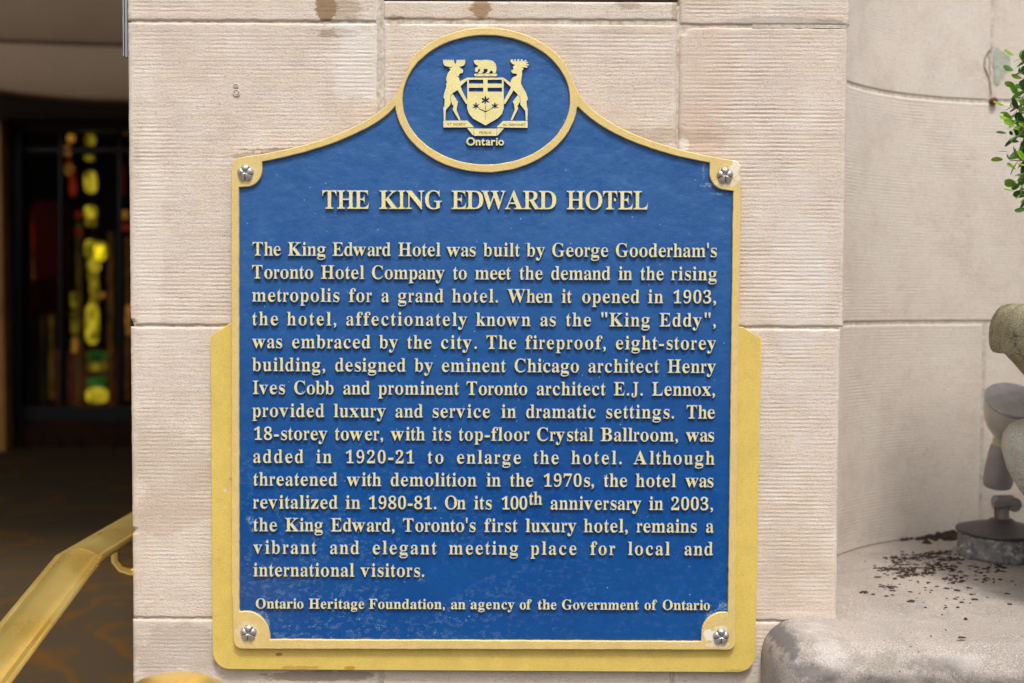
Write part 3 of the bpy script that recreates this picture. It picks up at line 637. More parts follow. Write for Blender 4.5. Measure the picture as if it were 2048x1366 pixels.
# ------------------------------------------------------------------ plaque materials
def blue_mat():
    t = NT('blue_enamel_paint')
    f = t.noise(300, 5, .7); lea = t.noise(95, 5, .6, t.map((1, 1, 1.5)), .6); big = t.noise(5, 4, .6)
    c = t.mix(t.ramp(big, .35, .65), (.0003,.048,.205), (.0008,.060,.228))
    c = t.mix(t.ramp(t.noise(26, 5, .65), .5, .75, 0, .35), c, (.008,.09,.26))
    # pale sky sheen painted into the blue, stronger high up
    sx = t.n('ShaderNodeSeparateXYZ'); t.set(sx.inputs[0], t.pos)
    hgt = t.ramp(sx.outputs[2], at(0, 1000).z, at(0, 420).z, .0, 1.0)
    sky_sheen = t.math('MULTIPLY', hgt, t.ramp(t.noise(34, 6, .7, t.map((1, 1, 1.3))), .25, .75, .25, .62))
    c = t.mix(t.math('MULTIPLY', sky_sheen, .54), c, (.115,.235,.42))
    # short pale scratches, flecks, and dots
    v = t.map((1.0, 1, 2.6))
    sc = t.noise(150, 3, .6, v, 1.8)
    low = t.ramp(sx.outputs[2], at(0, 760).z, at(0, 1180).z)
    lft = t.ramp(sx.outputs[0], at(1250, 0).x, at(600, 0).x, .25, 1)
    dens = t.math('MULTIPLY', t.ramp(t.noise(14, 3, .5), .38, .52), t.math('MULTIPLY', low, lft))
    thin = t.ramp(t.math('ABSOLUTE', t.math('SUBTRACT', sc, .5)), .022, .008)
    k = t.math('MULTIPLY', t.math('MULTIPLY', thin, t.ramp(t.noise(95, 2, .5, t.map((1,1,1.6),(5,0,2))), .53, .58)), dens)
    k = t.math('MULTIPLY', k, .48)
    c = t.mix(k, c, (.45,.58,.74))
    dots = t.math('MULTIPLY', t.ramp(t.voro(85), .085, .05), t.ramp(t.noise(40, 2), .55, .60))
    c = t.mix(t.math('MULTIPLY', dots, .9), c, (.42,.55,.66))
    dots2 = t.math('MULTIPLY', t.ramp(t.voro(210), .12, .07), t.ramp(t.noise(55, 3), .54, .60))
    c = t.mix(t.math('MULTIPLY', dots2, .5), c, (.30,.42,.58))
    for (px, py, rx, rz, a) in ((1418,370,22,5,.9),(1440,388,20,3,.8),(1408,340,4,20,.7),(500,1040,9,10,.9),(505,1060,8,6,.8),(840,1160,10,8,.7),(1450,1215,22,12,.8),(1422,1240,14,20,.7),(535,1252,5,30,.8),(520,1228,14,8,.8)):
        kk = t.math('MULTIPLY', t.stain(at(px, py, -.02), rx*.00084, rz*.00084, .9, 200, None, .6), t.ramp(t.noise(260, 4, .7), .42, .6))
        c = t.mix(t.math('MULTIPLY', kk, a*.6), c, (.36,.50,.70))
    rough = t.ramp(t.noise(60, 4), .3, .7, .24, .36)
    n = t.bump(lea, .42, .0014); n = t.bump(f, .25, .0006, n)
    return t.out(c, rough, 0, n, .42)
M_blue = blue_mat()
M_flank = simple('halo_blue_flank', (.07,.15,.33), .7, 0, ns=200, var=.35, bump=.3)  # lighter blue paints the sky-lit halo onto the letter sides
def gold_mat(name, base, dirt=.3, patches=(), rough=.5, metal=.15, orange=True):
    t = NT(name)
    f = t.noise(650, 4, .7); m = t.noise(40, 5, .6)
    c = t.mix(t.ramp(m, .35, .65), base, tuple(k*1.12 for k in base))
    c = t.mix(t.math('MULTIPLY', t.ramp(f, .52, .70), .45), c, tuple(k*.45 for k in base))
    c = t.mix(t.math('MULTIPLY', t.ramp(f, .48, .34), .40), c, (min(1,base[0]*1.3), min(1,base[1]*1.35), base[2]*1.9))
    c = t.mix(t.math('MULTIPLY', t.ramp(t.noise(22, 5, .7), .60, .76), dirt), c, (.36,.27,.13))
    c = t.mix(t.math('MULTIPLY', t.ramp(t.voro(34), .045, .02), .7), c, (.2,.15,.08))
    for (px, py, rx, rz, col, a) in patches:
        kk = t.stain(at(px, py, -.02), rx*.00084, rz*.00084, .7, 90)
        c = t.mix(t.math('MULTIPLY', kk, a), c, col)
    W = t.math('ADD', t.noise(520, 2, .5), t.noise(1100, 3, .6))
    return t.out(c, rough, metal, t.bump(W, .45, .0009), .45)
WH = (.72,.66,.56)
M_gold = gold_mat('gold_paint_frame', (.60,.445,.165), .5, ((1469,336,10,20,(.74,.70,.64),.75),(1452,366,24,8,WH,.5),(1476,358,9,5,(.74,.70,.64),.6),(1420,1270,16,14,(.78,.72,.64),.9),(1436,1288,22,8,WH,.6),(1442,1256,14,6,WH,.6),(496,1264,24,24,WH,.35),(492,346,22,20,(.62,.56,.42),.35),(560,1205,4,3,(.3,.2,.1),.4)))
M_plate = gold_mat('gold_paint_plate', (.60,.44,.10), .45, ((556,1311,7,5,(.22,.14,.05),.8),(600,1338,40,4,(.42,.22,.05),.7),(700,1339,14,4,(.45,.20,.02),.8),(460,960,3,4,(.3,.25,.2),.8),(448,982,4,4,(.55,.55,.52),.8),(1480,1345,40,4,(.35,.22,.08),.5)), .55)
M_letter = gold_mat('pale_gold_letter_face', (.68,.585,.255), .35, (), .45, .1)

plaque = empty('heritage_plaque', at(972, 1290, 0), 'blue and gold cast heritage plaque about THE KING EDWARD HOTEL under an oval crest', 'plaque')
def arc(c, rx, ry, a0, a1, n):
    return [(c[0]+rx*math.cos(R(a0+(a1-a0)*k/n)), c[1]-ry*math.sin(R(a0+(a1-a0)*k/n))) for k in range(n+1)]
def bez(p0, p1, p2, p3, n):
    o = []
    for k in range(n+1):
        u = k/n; v = 1-u
        o.append((v**3*p0[0]+3*v*v*u*p1[0]+3*v*u*u*p2[0]+u**3*p3[0], v**3*p0[1]+3*v*v*u*p1[1]+3*v*u*u*p2[1]+u**3*p3[1]))
    return o
def densify(pts, step=7, jit=0, seed=0):
    r = random.Random(seed); o = []
    n = len(pts)
    for i in range(n):
        a, b = pts[i], pts[(i+1) % n]; L = math.hypot(b[0]-a[0], b[1]-a[1]); k = max(1, int(L/step))
        for j in range(k):
            u = j/k; o.append((a[0]+(b[0]-a[0])*u + (r.gauss(0, jit) if jit else 0), a[1]+(b[1]-a[1])*u + (r.gauss(0, jit) if jit else 0)))
    return o
def curve_mesh(name, loops, ext, bev, res=1, off=0.0):
    """loops: closed 2D outlines in metres (x, z); returns a mesh lying in the XZ plane, front at y=0 towards -y"""
    cu = bpy.data.curves.new(name, 'CURVE'); cu.dimensions = '2D'; cu.fill_mode = 'BOTH'
    cu.extrude = ext; cu.bevel_depth = bev; cu.bevel_resolution = res; cu.offset = off
    for lp in loops:
        s = cu.splines.new('POLY'); s.points.add(len(lp)-1)
        co = []
        for x, z in lp: co += [x, z, 0, 1]
        s.points.foreach_set('co', co); s.use_cyclic_u = True
    o = bpy.data.objects.new(name, cu); COL.objects.link(o)
    dg = bpy.context.evaluated_depsgraph_get()
    me = bpy.data.meshes.new_from_object(o.evaluated_get(dg))
    bpy.data.objects.remove(o); bpy.data.curves.remove(cu)
    me.name = name
    me.transform(Matrix.Rotation(math.pi/2, 4, 'X'))
    return me
def paint_sides(me, lim=.80):
    """front faces material 0 (gold), flanks material 1 (blue)"""
    n = len(me.polygons); nr = np.empty(n*3, np.float32); me.polygons.foreach_get('normal', nr)
    mi = (np.abs(nr.reshape(-1, 3)[:, 1]) < lim).astype(np.int32); me.polygons.foreach_set('material_index', mi)
def px_loops(loops, y):
    out = []
    for lp in loops:
        q = []
        for p in lp:
            w = at(p[0], p[1], y); q.append((w.x, w.z))
        out.append(q)
    return out
def relief(name, loops, yfront, thick, bev, mats, parent, sides=False, res=1, label=None, jit=0, step=9, off=0.0):
    """a raised shape traced on the plaque, its front face at depth yfront"""
    lp = [densify(l, step, jit, 5+i) if step else l for i, l in enumerate(loops)]
    me = curve_mesh(name, px_loops(lp, yfront), max(.00005, thick/2-bev), bev, res, off)
    me.transform(Matrix.Translation((0, yfront+thick/2, 0)))
    o = link_mesh(name, me, mats, parent)
    if sides: paint_sides(me)
    if label: o['label'] = label
    return o

# gold backing plate
pl = [(420.5,673),(461,646),(500,646),(1440,650),(1486,654),(1523,677)] + arc((1477,1307), 34, 38, 0, -90, 8) + arc((460,1303), 35, 36, -90, -180, 8)
relief('backing_plate', [pl], -.0132, .0105, .0010, [M_plate], plaque, step=60, off=-.0010)
# the casting: outline
outl = [(463,1180),(462.5,345)] + arc((482,333), 18, 18, 180, 95, 6) + bez((492,313),(640,292),(742,250),(787,196), 22) + \
       bez((787,196),(800,178),(806,158),(816,138), 6)[1:] + arc((972.5,199.5), 182.5, 144.5, 151, 29, 44)[1:] + bez((1132,128),(1143,152),(1150,178),(1166,198), 6)[1:] + \
       bez((1166,198),(1205,250),(1310,296),(1462,320), 22)[1:] + arc((1468,336), 13, 15, 85, 0, 5) + [(1482,420),(1471,1180)] + arc((1457,1284), 14, 16, 0, -90, 6) + arc((484,1280), 17, 18, -90, -180, 6)
relief('casting', [outl], -.0150, .0065, .0012, [M_gold], plaque, step=14, off=-.0012)
# gold raised frame = outline with two windows
fieldw = [(478.5,1221),(477.5,374),] + arc((490,341), 34, 33, -82, 0, 9) + bez((524,323),(640,302),(750,262),(791,212), 22)
# window follows the underside of the oval ring
fieldw += arc((972.5,199.5), 183, 145, 187, 353, 50)
fieldw += bez((1156,213),(1205,268),(1310,307),(1419,325), 22)
fieldw += arc((1452,344), 33, 36, 185, 270, 9)[0:] + [(1466.5,382),(1456,1230)] + arc((1447,1268), 44, 44, 80, 180, 11)[0:] + [(1403,1283),(540,1279)] + arc((492,1276), 48, 54, 0, 105, 12)
oval = arc((972.5,199.5), 167.5, 129.5, 0, 360, 90)[:-1]
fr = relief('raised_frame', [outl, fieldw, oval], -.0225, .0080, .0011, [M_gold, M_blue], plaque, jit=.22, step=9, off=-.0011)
# blue painted ground of the two fields, as a finely lumpy sheet
def blue_sheet(name, x0, x1, y0, y1, inside, label):
    nx, nz = int((x1-x0)/3.2), int((y1-y0)/3.2)
    px = np.linspace(x0, x1, nx); py = np.linspace(y0, y1, nz)
    a = at(x0, y0, -.0176); b = at(x1, y0, -.0176); c = at(x0, y1, -.0176); d = at(x1, y1, -.0176)
    U, W = np.meshgrid(np.linspace(0, 1, nx), np.linspace(0, 1, nz))
    P = sum(np.array(v)[None, None, :]*k[..., None] for v, k in ((a, (1-U)*(1-W)), (b, U*(1-W)), (c, (1-U)*W), (d, U*W)))
    X, Z = P[..., 0], P[..., 2]
    P[..., 1] = -.0176 + .00055*fbm(X*28, Z*40, 3, 3) + .00028*fbm(X*110, Z*150, 8, 3) + .0007*fbm(X*5, Z*5, 9, 2)
    idx = np.arange(nx*nz).reshape(nz, nx)
    PX, PY = np.meshgrid(px, py)
    keep = inside(PX[:-1, :-1], PY[:-1, :-1])
    P = P[::-1]; keep = keep[::-1]
    o = grid_mesh(name, P, M_blue, plaque, True)
    me = o.data; bm = bmesh.new(); bm.from_mesh(me); bm.faces.ensure_lookup_table()
    kk = keep.reshape(-1)
    bmesh.ops.delete(bm, geom=[bm.faces[i] for i in range(len(bm.faces)) if not kk[i]], context='FACES')
    bm.to_mesh(me); bm.free()
    if label: o['label'] = label
    return o
OUT_NP = np.array(outl)
def inpoly(x, y, P):
    c = np.zeros(x.shape, bool); j = len(P)-1
    for i in range(len(P)):
        xi, yi = P[i]; xj, yj = P[j]
        if yi != yj: c ^= ((yi > y) != (yj > y)) & (x < (xj-xi)*(y-yi)/(yj-yi)+xi)
        j = i
    return c
def in_field(x, y):
    top = np.where(x < 972, 322-18*np.clip((x-524)/100, 0, 9) , 322-18*np.clip((1419-x)/100, 0, 9))
    curve = 326 - 118*np.clip(1-np.abs(x-972)/ 470, 0, 1)**1.5
    inov = ((x-972.5)/175)**2 + ((y-199.5)/137)**2 < 1
    ok = ~inov
    for dx, dy in ((-7,-7),(9,-7),(-7,9),(9,9)): ok = ok & inpoly(x+dx, y+dy, OUT_NP)
    return ok
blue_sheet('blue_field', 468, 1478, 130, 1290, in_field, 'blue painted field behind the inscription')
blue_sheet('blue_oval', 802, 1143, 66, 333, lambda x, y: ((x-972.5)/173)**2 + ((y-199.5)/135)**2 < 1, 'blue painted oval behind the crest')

# ------------------------------------------------------------------ inscription
BOLD_ADV = dict(zip("ABCDEFGHIJKLMNOPQRSTUVWXYZabcdefghijklmnopqrstuvwxyz", (722,667,722,722,667,611,778,778,389,500,778,667,944,722,778,611,778,722,556,667,722,722,1000,722,722,667,500,556,444,556,444,333,500,556,278,333,556,278,833,556,500,556,556,444,389,333,556,500,722,500,500,444)))
REG_ADV = dict(zip("ABCDEFGHIJKLMNOPQRSTUVWXYZabcdefghijklmnopqrstuvwxyz", (722,667,667,722,611,556,722,722,333,389,722,722-111,889,722,722,556,722,667,556,611,722,722,944,722,722,611,444,500,444,500,444,333,500,500,278,278,500,278,778,500,500,500,500,333,389,278,500,500,722,500,500,444)))
for ch in '0123456789': BOLD_ADV[ch] = 572; REG_ADV[ch] = 500
for ch, b_, r_ in ((',',230,250),('.',215,250),('-',323,333),("'",188,180),('"',356,408)): BOLD_ADV[ch] = b_; REG_ADV[ch] = r_
def parse(D): return {c: [[tuple(map(float, p.split(','))) for p in s.split()] for s in v] for c, v in D.items()}
GS, GB = parse(SERIF), parse(SANS)
def word_loops(txt, em, x0, x1, adv, G, yscale=1.0):
    """glyph outlines in px (x right, y up) set between x0 and x1"""
    gl = []; pen = 0; sx = []
    for ch in txt:
        k = adv[ch]/BOLD_ADV[ch] if adv is REG_ADV else 1.0
        if ch in ',.': k = 1.0
        xs = [p[0] for s in G[ch] for p in s]
        gl.append((ch, k, pen, min(xs)*k, max(xs)*k)); pen += adv[ch]
    left = gl[0][2] + gl[0][3]; right = gl[-1][2] + gl[-1][4]
    n = len(txt)-1
    tr = ((x1-x0)/em*1000 - (right-left))/n if n else 0
    out = []
    for i, (ch, k, pen, a, b) in enumerate(gl):
        ys = .935 if ch.isdigit() else 1.0
        for s in G[ch]:
            out.append([(x0 + (pen + tr*i + p[0]*k - left)*em/1000, p[1]*em/1000*ys*yscale) for p in s])
    return out
YT = -.0217
_gc = {}
PXM = .00084*(DIST-.022)/DIST*1.005
def slim(lp, d):
    """pull the upright strokes in by d while the hairlines stay"""
    n = len(lp); o = []
    for i in range(n):
        a, b, c = lp[i-1], lp[i], lp[(i+1) % n]
        n1 = Vector((b[1]-a[1], a[0]-b[0])); n2 = Vector((c[1]-b[1], b[0]-c[0]))
        if n1.length: n1.normalize()
        if n2.length: n2.normalize()
        nn = n1+n2
        if nn.length > 1e-6: nn.normalize()
        o.append((b[0]-SGN*nn.x*d, b[1]))
    return o
_o = GS['l'][0]
SGN = 1 if sum(_o[i-1][0]*_o[i][1]-_o[i][0]*_o[i-1][1] for i in range(len(_o))) > 0 else -1
def glyph_mesh(ch, em, kx, G, bev, th, wgt, thin=0):
    key = (ch, em, round(kx, 3), id(G), thin)
    if ch in 'AVWvwxyNMKkz7': thin = thin*.35
    if ch in ",.-'\"": thin = 0
    if key not in _gc:
        ys = .935 if ch.isdigit() else 1.0
        me = curve_mesh('glyph', [[(x*kx*em/1000*PXM, y*em/1000*PXM*ys) for x, y in slim(s, thin)] for s in G[ch]], th/2-bev, bev, 0, wgt)
        n = len(me.vertices); co = np.empty(n*3, np.float32); me.vertices.foreach_get('co', co)
        _gc[key] = (co.reshape(-1, 3), [tuple(p.vertices) for p in me.polygons]); bpy.data.meshes.remove(me)
    return _gc[key]
def set_word(txt, em, x0, x1, by, adv, G=None, bev=.0010, th=.0030, mats=None, name='raised_word', wgt=0.0, thin=18):
    G = G or GS
    gl = []; pen = 0
    for ch in txt:
        k = adv[ch]/BOLD_ADV[ch] if (adv is REG_ADV and ch not in ',.') else 1.0
        xs = [p[0] for s in G[ch] for p in s]
        gl.append((ch, k, pen, min(xs)*k, max(xs)*k)); pen += adv[ch]
    left = gl[0][3]; right = gl[-1][2]+gl[-1][4]; n = len(txt)-1
    tr = ((x1-x0)/em*1000-(right-left))/n if n else 0
    V, F = [], []
    for i, (ch, k, pn, a, b) in enumerate(gl):
        co, f = glyph_mesh(ch, em, k, G, bev, th, wgt, thin)
        x = x0+(pn+tr*i-left)*em/1000
        o = at(x, by(x), YT+(.00006 if i % 2 else 0)); off = sum(len(v) for v in V)
        V.append(co+np.array((o.x, o.y+th/2, o.z), np.float32)); F += [tuple(q+off for q in p) for p in f]
    o = from_pd(name, np.concatenate(V).tolist(), F, mats or [M_letter, M_flank], plaque)
    paint_sides(o.data, .9)
    o['label'] = 'raised word "%s"' % txt.replace('"', '') if len(txt) > 1 else 'raised letter "%s"' % txt
    return o
LINES = [
 (53.0, 416.8, 419.2, REG_ADV, 'THE 644.4 738.4|KING 758.7 883.9|EDWARD 902.7 1113|HOTEL 1133.3 1296.3'),
 (39.0, 511, 514.3, REG_ADV, "The 504.8 561.9|King 575.9 651.3|Edward 664.7 781.5|Hotel 796.3 881.3|was 893.3 951.7|built 966.5 1039.8|by 1052.9 1089.8|George 1104 1216.7|Gooderham's 1231.2 1434"),
 (39.0, 557, 560.6, REG_ADV, "Toronto 504 626.6|Hotel 641.9 728.7|Company 743.5 889|to 906 934|meet 950 1022|the 1039 1085.5|demand 1102 1220.8|in 1236.7 1264.6|the 1281 1327.7|rising 1342.5 1434"),
 (39.0, 603, 606.8, REG_ADV, "metropolis 504 679|for 697.7 744|a 762.5 778.5|grand 795.5 887|hotel. 904.2 996|When 1015.2 1105.4|it 1123 1143.7|opened 1164 1279|in 1296 1326.4|1903, 1346.6 1432"),
 (39.0, 650.3, 653.3, REG_ADV, 'the 504.4 556.2|hotel, 574 672.4|affectionately 692 934|known 952.4 1061|as 1080.4 1112|the 1132 1182.3|"King 1202.7 1299.8|Eddy", 1319 1431.5'),
 (39.0, 696, 699.3, REG_ADV, 'was 504.4 564.7|embraced 583.8 740.7|by 758.3 795.7|the 814.5 863.3|city. 881.6 953.6|The 972.7 1032.8|fireproof, 1050.6 1211.5|eight-storey 1231.3 1432'),
 (39.0, 742, 746, REG_ADV, 'building, 504.4 650.2|designed 670 811.3|by 829 866.2|eminent 883.3 1011.8|Chicago 1028.8 1158.2|architect 1176.6 1318.2|Henry 1335.2 1431.5'),
 (39.0, 788, 791.7, REG_ADV, 'Ives 505.6 570.3|Cobb 588 667.5|and 686.3 740|prominent 756.4 918.2|Toronto 933 1054.9|architect 1073.3 1211.2|E.J. 1227.6 1285.7|Lennox, 1304 1430'),
 (39.0, 833.8, 837.3, REG_ADV, 'provided 504.4 648.5|luxury 667.5 771.3|and 790.5 845.7|service 865 980.4|in 1002.5 1032.2|dramatic 1052 1191.4|settings. 1212 1348|The 1373 1430'),
 (39.0, 879.6, 883.2, REG_ADV, '18-storey 508 654.6|tower, 669.7 766.1|with 781.5 850|its 864.5 902.4|top-floor 917.5 1059|Crystal 1073.8 1186.6|Ballroom, 1201.3 1356|was 1372 1428.7'),
 (39.0, 925.6, 929.2, REG_ADV, 'added 506.1 607|in 632.3 663.7|1920-21 691.6 828.4|to 855.3 887.4|enlarge 913.5 1042|the 1067 1117.7|hotel. 1142.7 1243.2|Although 1267.3 1429.3'),
 (39.0, 971.2, 974.5, REG_ADV, 'threatened 506.6 674.6|with 693.5 762.5|demolition 781 953|in 972.7 1001.6|the 1020 1067|1970s, 1087.4 1188|the 1207.8 1254.5|hotel 1271.5 1352.2|was 1370.6 1427.3'),
 (39.0, 1017, 1020.4, REG_ADV, 'revitalized 506 675.4|in 691 720.7|1980-81. 737.6 872.5|On 889.4 931.7|its 948 984|100 1003.3 1055|anniversary 1100.7 1282.3|in 1298 1326.7|2003, 1342.3 1426'),
 (39.0, 1062.4, 1065.4, REG_ADV, "the 506.6 554|King 570.8 646|Edward, 661.7 789|Toronto's 806 951.6|first 968.5 1035|luxury 1051.2 1152.6|hotel, 1167.6 1255.4|remains 1273 1393.9|a 1411.7 1426.4"),
 (39.0, 1107.4, 1110.8, REG_ADV, 'vibrant 506.6 633|and 659.7 718.4|elegant 745 873.2|meeting 898 1036.5|place 1061 1153.4|for 1180.3 1230.5|local 1256 1340|and 1368.7 1425.9'),
 (39.0, 1152.6, 1156, REG_ADV, 'international 506.6 708.5|visitors. 721 848.3'),
 (29.0, 1216.8, 1220.2, BOLD_ADV, 'Ontario 511.5 607|Heritage 618 728.4|Foundation, 738 889.4|an 901.8 931|agency 941 1028.8|of 1039.3 1063.5|the 1075.5 1113|Government 1124 1277.8|of 1289 1314|Ontario 1325.3 1420'),
]
for em, y0, y1, adv, ws in LINES:
    by = lambda x, y0=y0, y1=y1: y0 + (y1-y0)*(x-505)/925
    for w in ws.split('|'):
        t, a, b = w.rsplit(' ', 2)
        set_word(t, em, float(a), float(b), by, adv, bev=.0009 if em > 30 else .0007, wgt=(.0 if em > 50 else (-.00008 if em > 30 else -.00008)), thin=(16 if em > 30 else 5))
set_word('th', 38.0, 1057.7, 1084.6, lambda x: 1009.5, REG_ADV, wgt=-.00008)
# little drip on the T of HOTEL
relief('paint_drip', [[(1229,397),(1231,397.5),(1232,401),(1230,403),(1228.3,400.5)]], -.0205, .002, .0004, [M_letter], plaque, step=0)

# ------------------------------------------------------------------ coat of arms
K = lambda pts: [(870+x/6.829, 100+y/6.829) for x, y in pts]
crest_gold = [M_letter, M_flank]
YC = -.0217
def crest(name, loops, dy=0, th=.0040, bev=.0004, label=None, parent=None, mats=None):
    return relief(name, [K(l) for l in loops], YC+dy, th, bev, mats or crest_gold, parent or plaque, True, 0, label, 0, 0)
shield = [(440,378),(935,378),(940,700),(938,800),(915,870),(860,930),(690,1030),(520,935),(465,870),(440,800)]
rect = lambda a, b, c, d: [(a,b),(c,b),(c,d),(a,d)]
def leafpoly(cx, cy, r=70):
    o = []
    for k in range(6):
        a = R(90 + 60*k); rr = r if k not in (3,) else r*.75
        o.append((cx+rr*math.cos(a), cy-rr*math.sin(a)*.97))
        o.append((cx+rr*.64*math.cos(a+.30), cy-rr*.64*math.sin(a+.30)))
        o.append((cx+r*.33*math.cos(a+R(30)), cy-r*.33*math.sin(a+R(30))))
        o.append((cx+rr*.62*math.cos(a+R(60)-.30), cy-rr*.62*math.sin(a+R(60)-.30)))
    return o
stem = [(684,760),(692,760),(692,833),(775,793),(781,803),(692,851),(692,945),(684,945),(684,851),(592,806),(600,795),(684,833)]
sh = crest('shield', [shield, rect(462,405,660,460), rect(718,405,915,460), rect(462,515,660,570), rect(718,515,915,570), leafpoly(688,690), leafpoly(560,768,56), leafpoly(818,768,56), stem], label='shield with a cross and three maple leaves on one stem')
comb = lambda x0, x1, n, top, dip: [(x0+(x1-x0)*k/(2*n), top+rnd.uniform(-4,4) if k % 2 == 0 else dip) for k in range(2*n+1)]
moose = [(235,222),(330,222),(345,245),(375,262),(384,285),(378,312),(335,322),(326,356),(305,350),(285,328),(300,352),(322,372),(332,400),(342,428),(443,378),(443,408),(348,492),(372,560),(440,690),(440,738),(424,735),(308,545),(235,592),(210,640),(212,740),(148,820),(141,962),(120,962),(114,780),(130,770),(132,665),(115,655),(122,610),(140,545),(158,492),(150,470),(165,440),(152,400),(155,380),(165,350),(170,330),(185,305),(205,278),(212,262),(192,246),(235,242)]
m = crest('moose', [moose], dy=-.0002, label='upright moose holding the left side of the shield')
crest('antler', [[(230,235),(160,224),(126,208),(112,175)]+comb(112, 252, 6, 128, 148)+[(262,170),(278,196),(292,170)]+comb(298, 410, 5, 128, 148)+[(414,176),(400,206),(368,222),(300,235)]], dy=.0003, parent=plaque)
crest('hind_leg', [[(240,600),(315,710),(298,780),(295,822),(350,958),(328,962),(246,820),(243,800),(255,770),(217,705),(216,640)]], dy=.0004)
deer = [(1214,262),(1188,275),(1190,330),(1178,400),(1172,460),(1205,520),(1245,590),(1262,645),(1268,685),(1250,690),(1256,785),(1266,800),(1262,962),(1240,962),(1234,832),(1165,745),(1168,690),(1162,642),(1075,548),(960,735),(943,738),(943,688),(1038,512),(1030,500),(938,415),(938,380),(1030,448),(1045,400),(1065,375),(1120,350),(1118,325),(1060,318),(1042,292),(1045,274),(1078,265),(1064,235),(1080,212),(1115,205),(1150,225),(1200,250)]
crest('deer', [deer], dy=-.0002, label='upright deer holding the right side of the shield')
crest('antler', [[(1115,212),(1060,190),(1036,168),(1032,134),(1055,128),(1070,150),(1088,165),(1080,132),(1098,126),(1108,152),(1122,160),(1128,126),(1150,128),(1148,152),(1168,150),(1176,128),(1200,130),(1190,156),(1214,152),(1238,134),(1252,148),(1226,170),(1256,162),(1276,172),(1240,190),(1280,196),(1276,214),(1236,208),(1266,228),(1256,244),(1222,236),(1190,238),(1150,232)]], dy=.0003)
crest('hind_leg', [[(1140,605),(1060,708),(1076,732),(1090,800),(1086,825),(1030,960),(1055,962),(1124,822),(1135,790),(1122,770),(1162,705),(1158,642)]], dy=.0004)
bear = [(528,145),(560,134),(600,140),(640,140),(690,134),(740,138),(790,150),(825,185),(838,230),(838,280),(828,316),(788,318),(790,296),(770,276),(748,298),(735,318),(690,318),(712,300),(722,262),(665,255),(665,290),(640,318),(595,318),(592,302),(612,292),(618,255),(592,262),(582,298),(556,302),(545,280),(548,245),(580,232),(588,216),(548,190),(535,168)]
crest('bear', [bear], label='bear walking on a torse above the shield')
crest('torse', [[(545,324),(840,324),(850,340),(838,358),(548,360),(534,342)], rect(560,336,585,346), rect(660,338,686,348), rect(745,336,775,346)])
crest('motto_ribbon', [[(115,965),(440,965),(530,1052),(530,1056),(115,1056)]], label='left end of the motto ribbon')
crest('motto_ribbon', [[(930,970),(1265,970),(1265,1062),(843,1056),(843,1052)]], label='right end of the motto ribbon')
crest('motto_ribbon', [[(534,1074),(842,1074),(842,1172),(534,1172)]], label='middle of the motto ribbon')
crest('ribbon_fold', [[(440,1068),(528,1068),(528,1166),(518,1164)]], dy=.0004)
crest('ribbon_fold', [[(848,1070),(940,1070),(856,1166),(848,1166)]], dy=.0004)
M_eng = simple('engraved_dirt', (.20,.15,.07), .9)
def sans(txt, em, x0, x1, yb, name, mats, th, bev, y, yb1=None, wgt=0.0):
    lp = []
    pen = 0; info = []
    for ch in txt:
        if ch == ' ': pen += 400; continue
        xs = [p[0] for s in GB[ch] for p in s]; info.append((ch, pen, min(xs))); pen += max(xs)-min(xs)+95
    k = (x1-x0)/(pen-95)
    yb1 = yb if yb1 is None else yb1
    for ch, pn, mn in info:
        for s in GB[ch]: lp.append([(x0+(pn+p[0]-mn)*k, yb+(yb1-yb)*(pn/pen)-p[1]*em/1000) for p in s])
    me = curve_mesh(name, px_loops([K(l) for l in lp], y), max(th/2-bev, .00005), bev, 0, wgt)
    me.transform(Matrix.Translation((0, y+th/2, 0)))
    o = link_mesh(name, me, mats, plaque); o['label'] = 'word "%s"' % txt
    if len(mats) > 1: paint_sides(me, .9)
    return o
sans('VT INCEPIT', 42, 165, 420, 1028, 'engraved_word', [M_eng], .0004, .0001, YC-.0002)
sans('SIC PERMANET', 42, 925, 1240, 1034, 'engraved_word', [M_eng], .0004, .0001, YC-.0002)
sans('FIDELIS', 42, 605, 768, 1142, 'engraved_word', [M_eng], .0004, .0001, YC-.0002)
sans('Ontario', 150, 432, 940, 1300, 'raised_word', [M_letter, M_blue], .0042, .0008, YC, wgt=.00035)

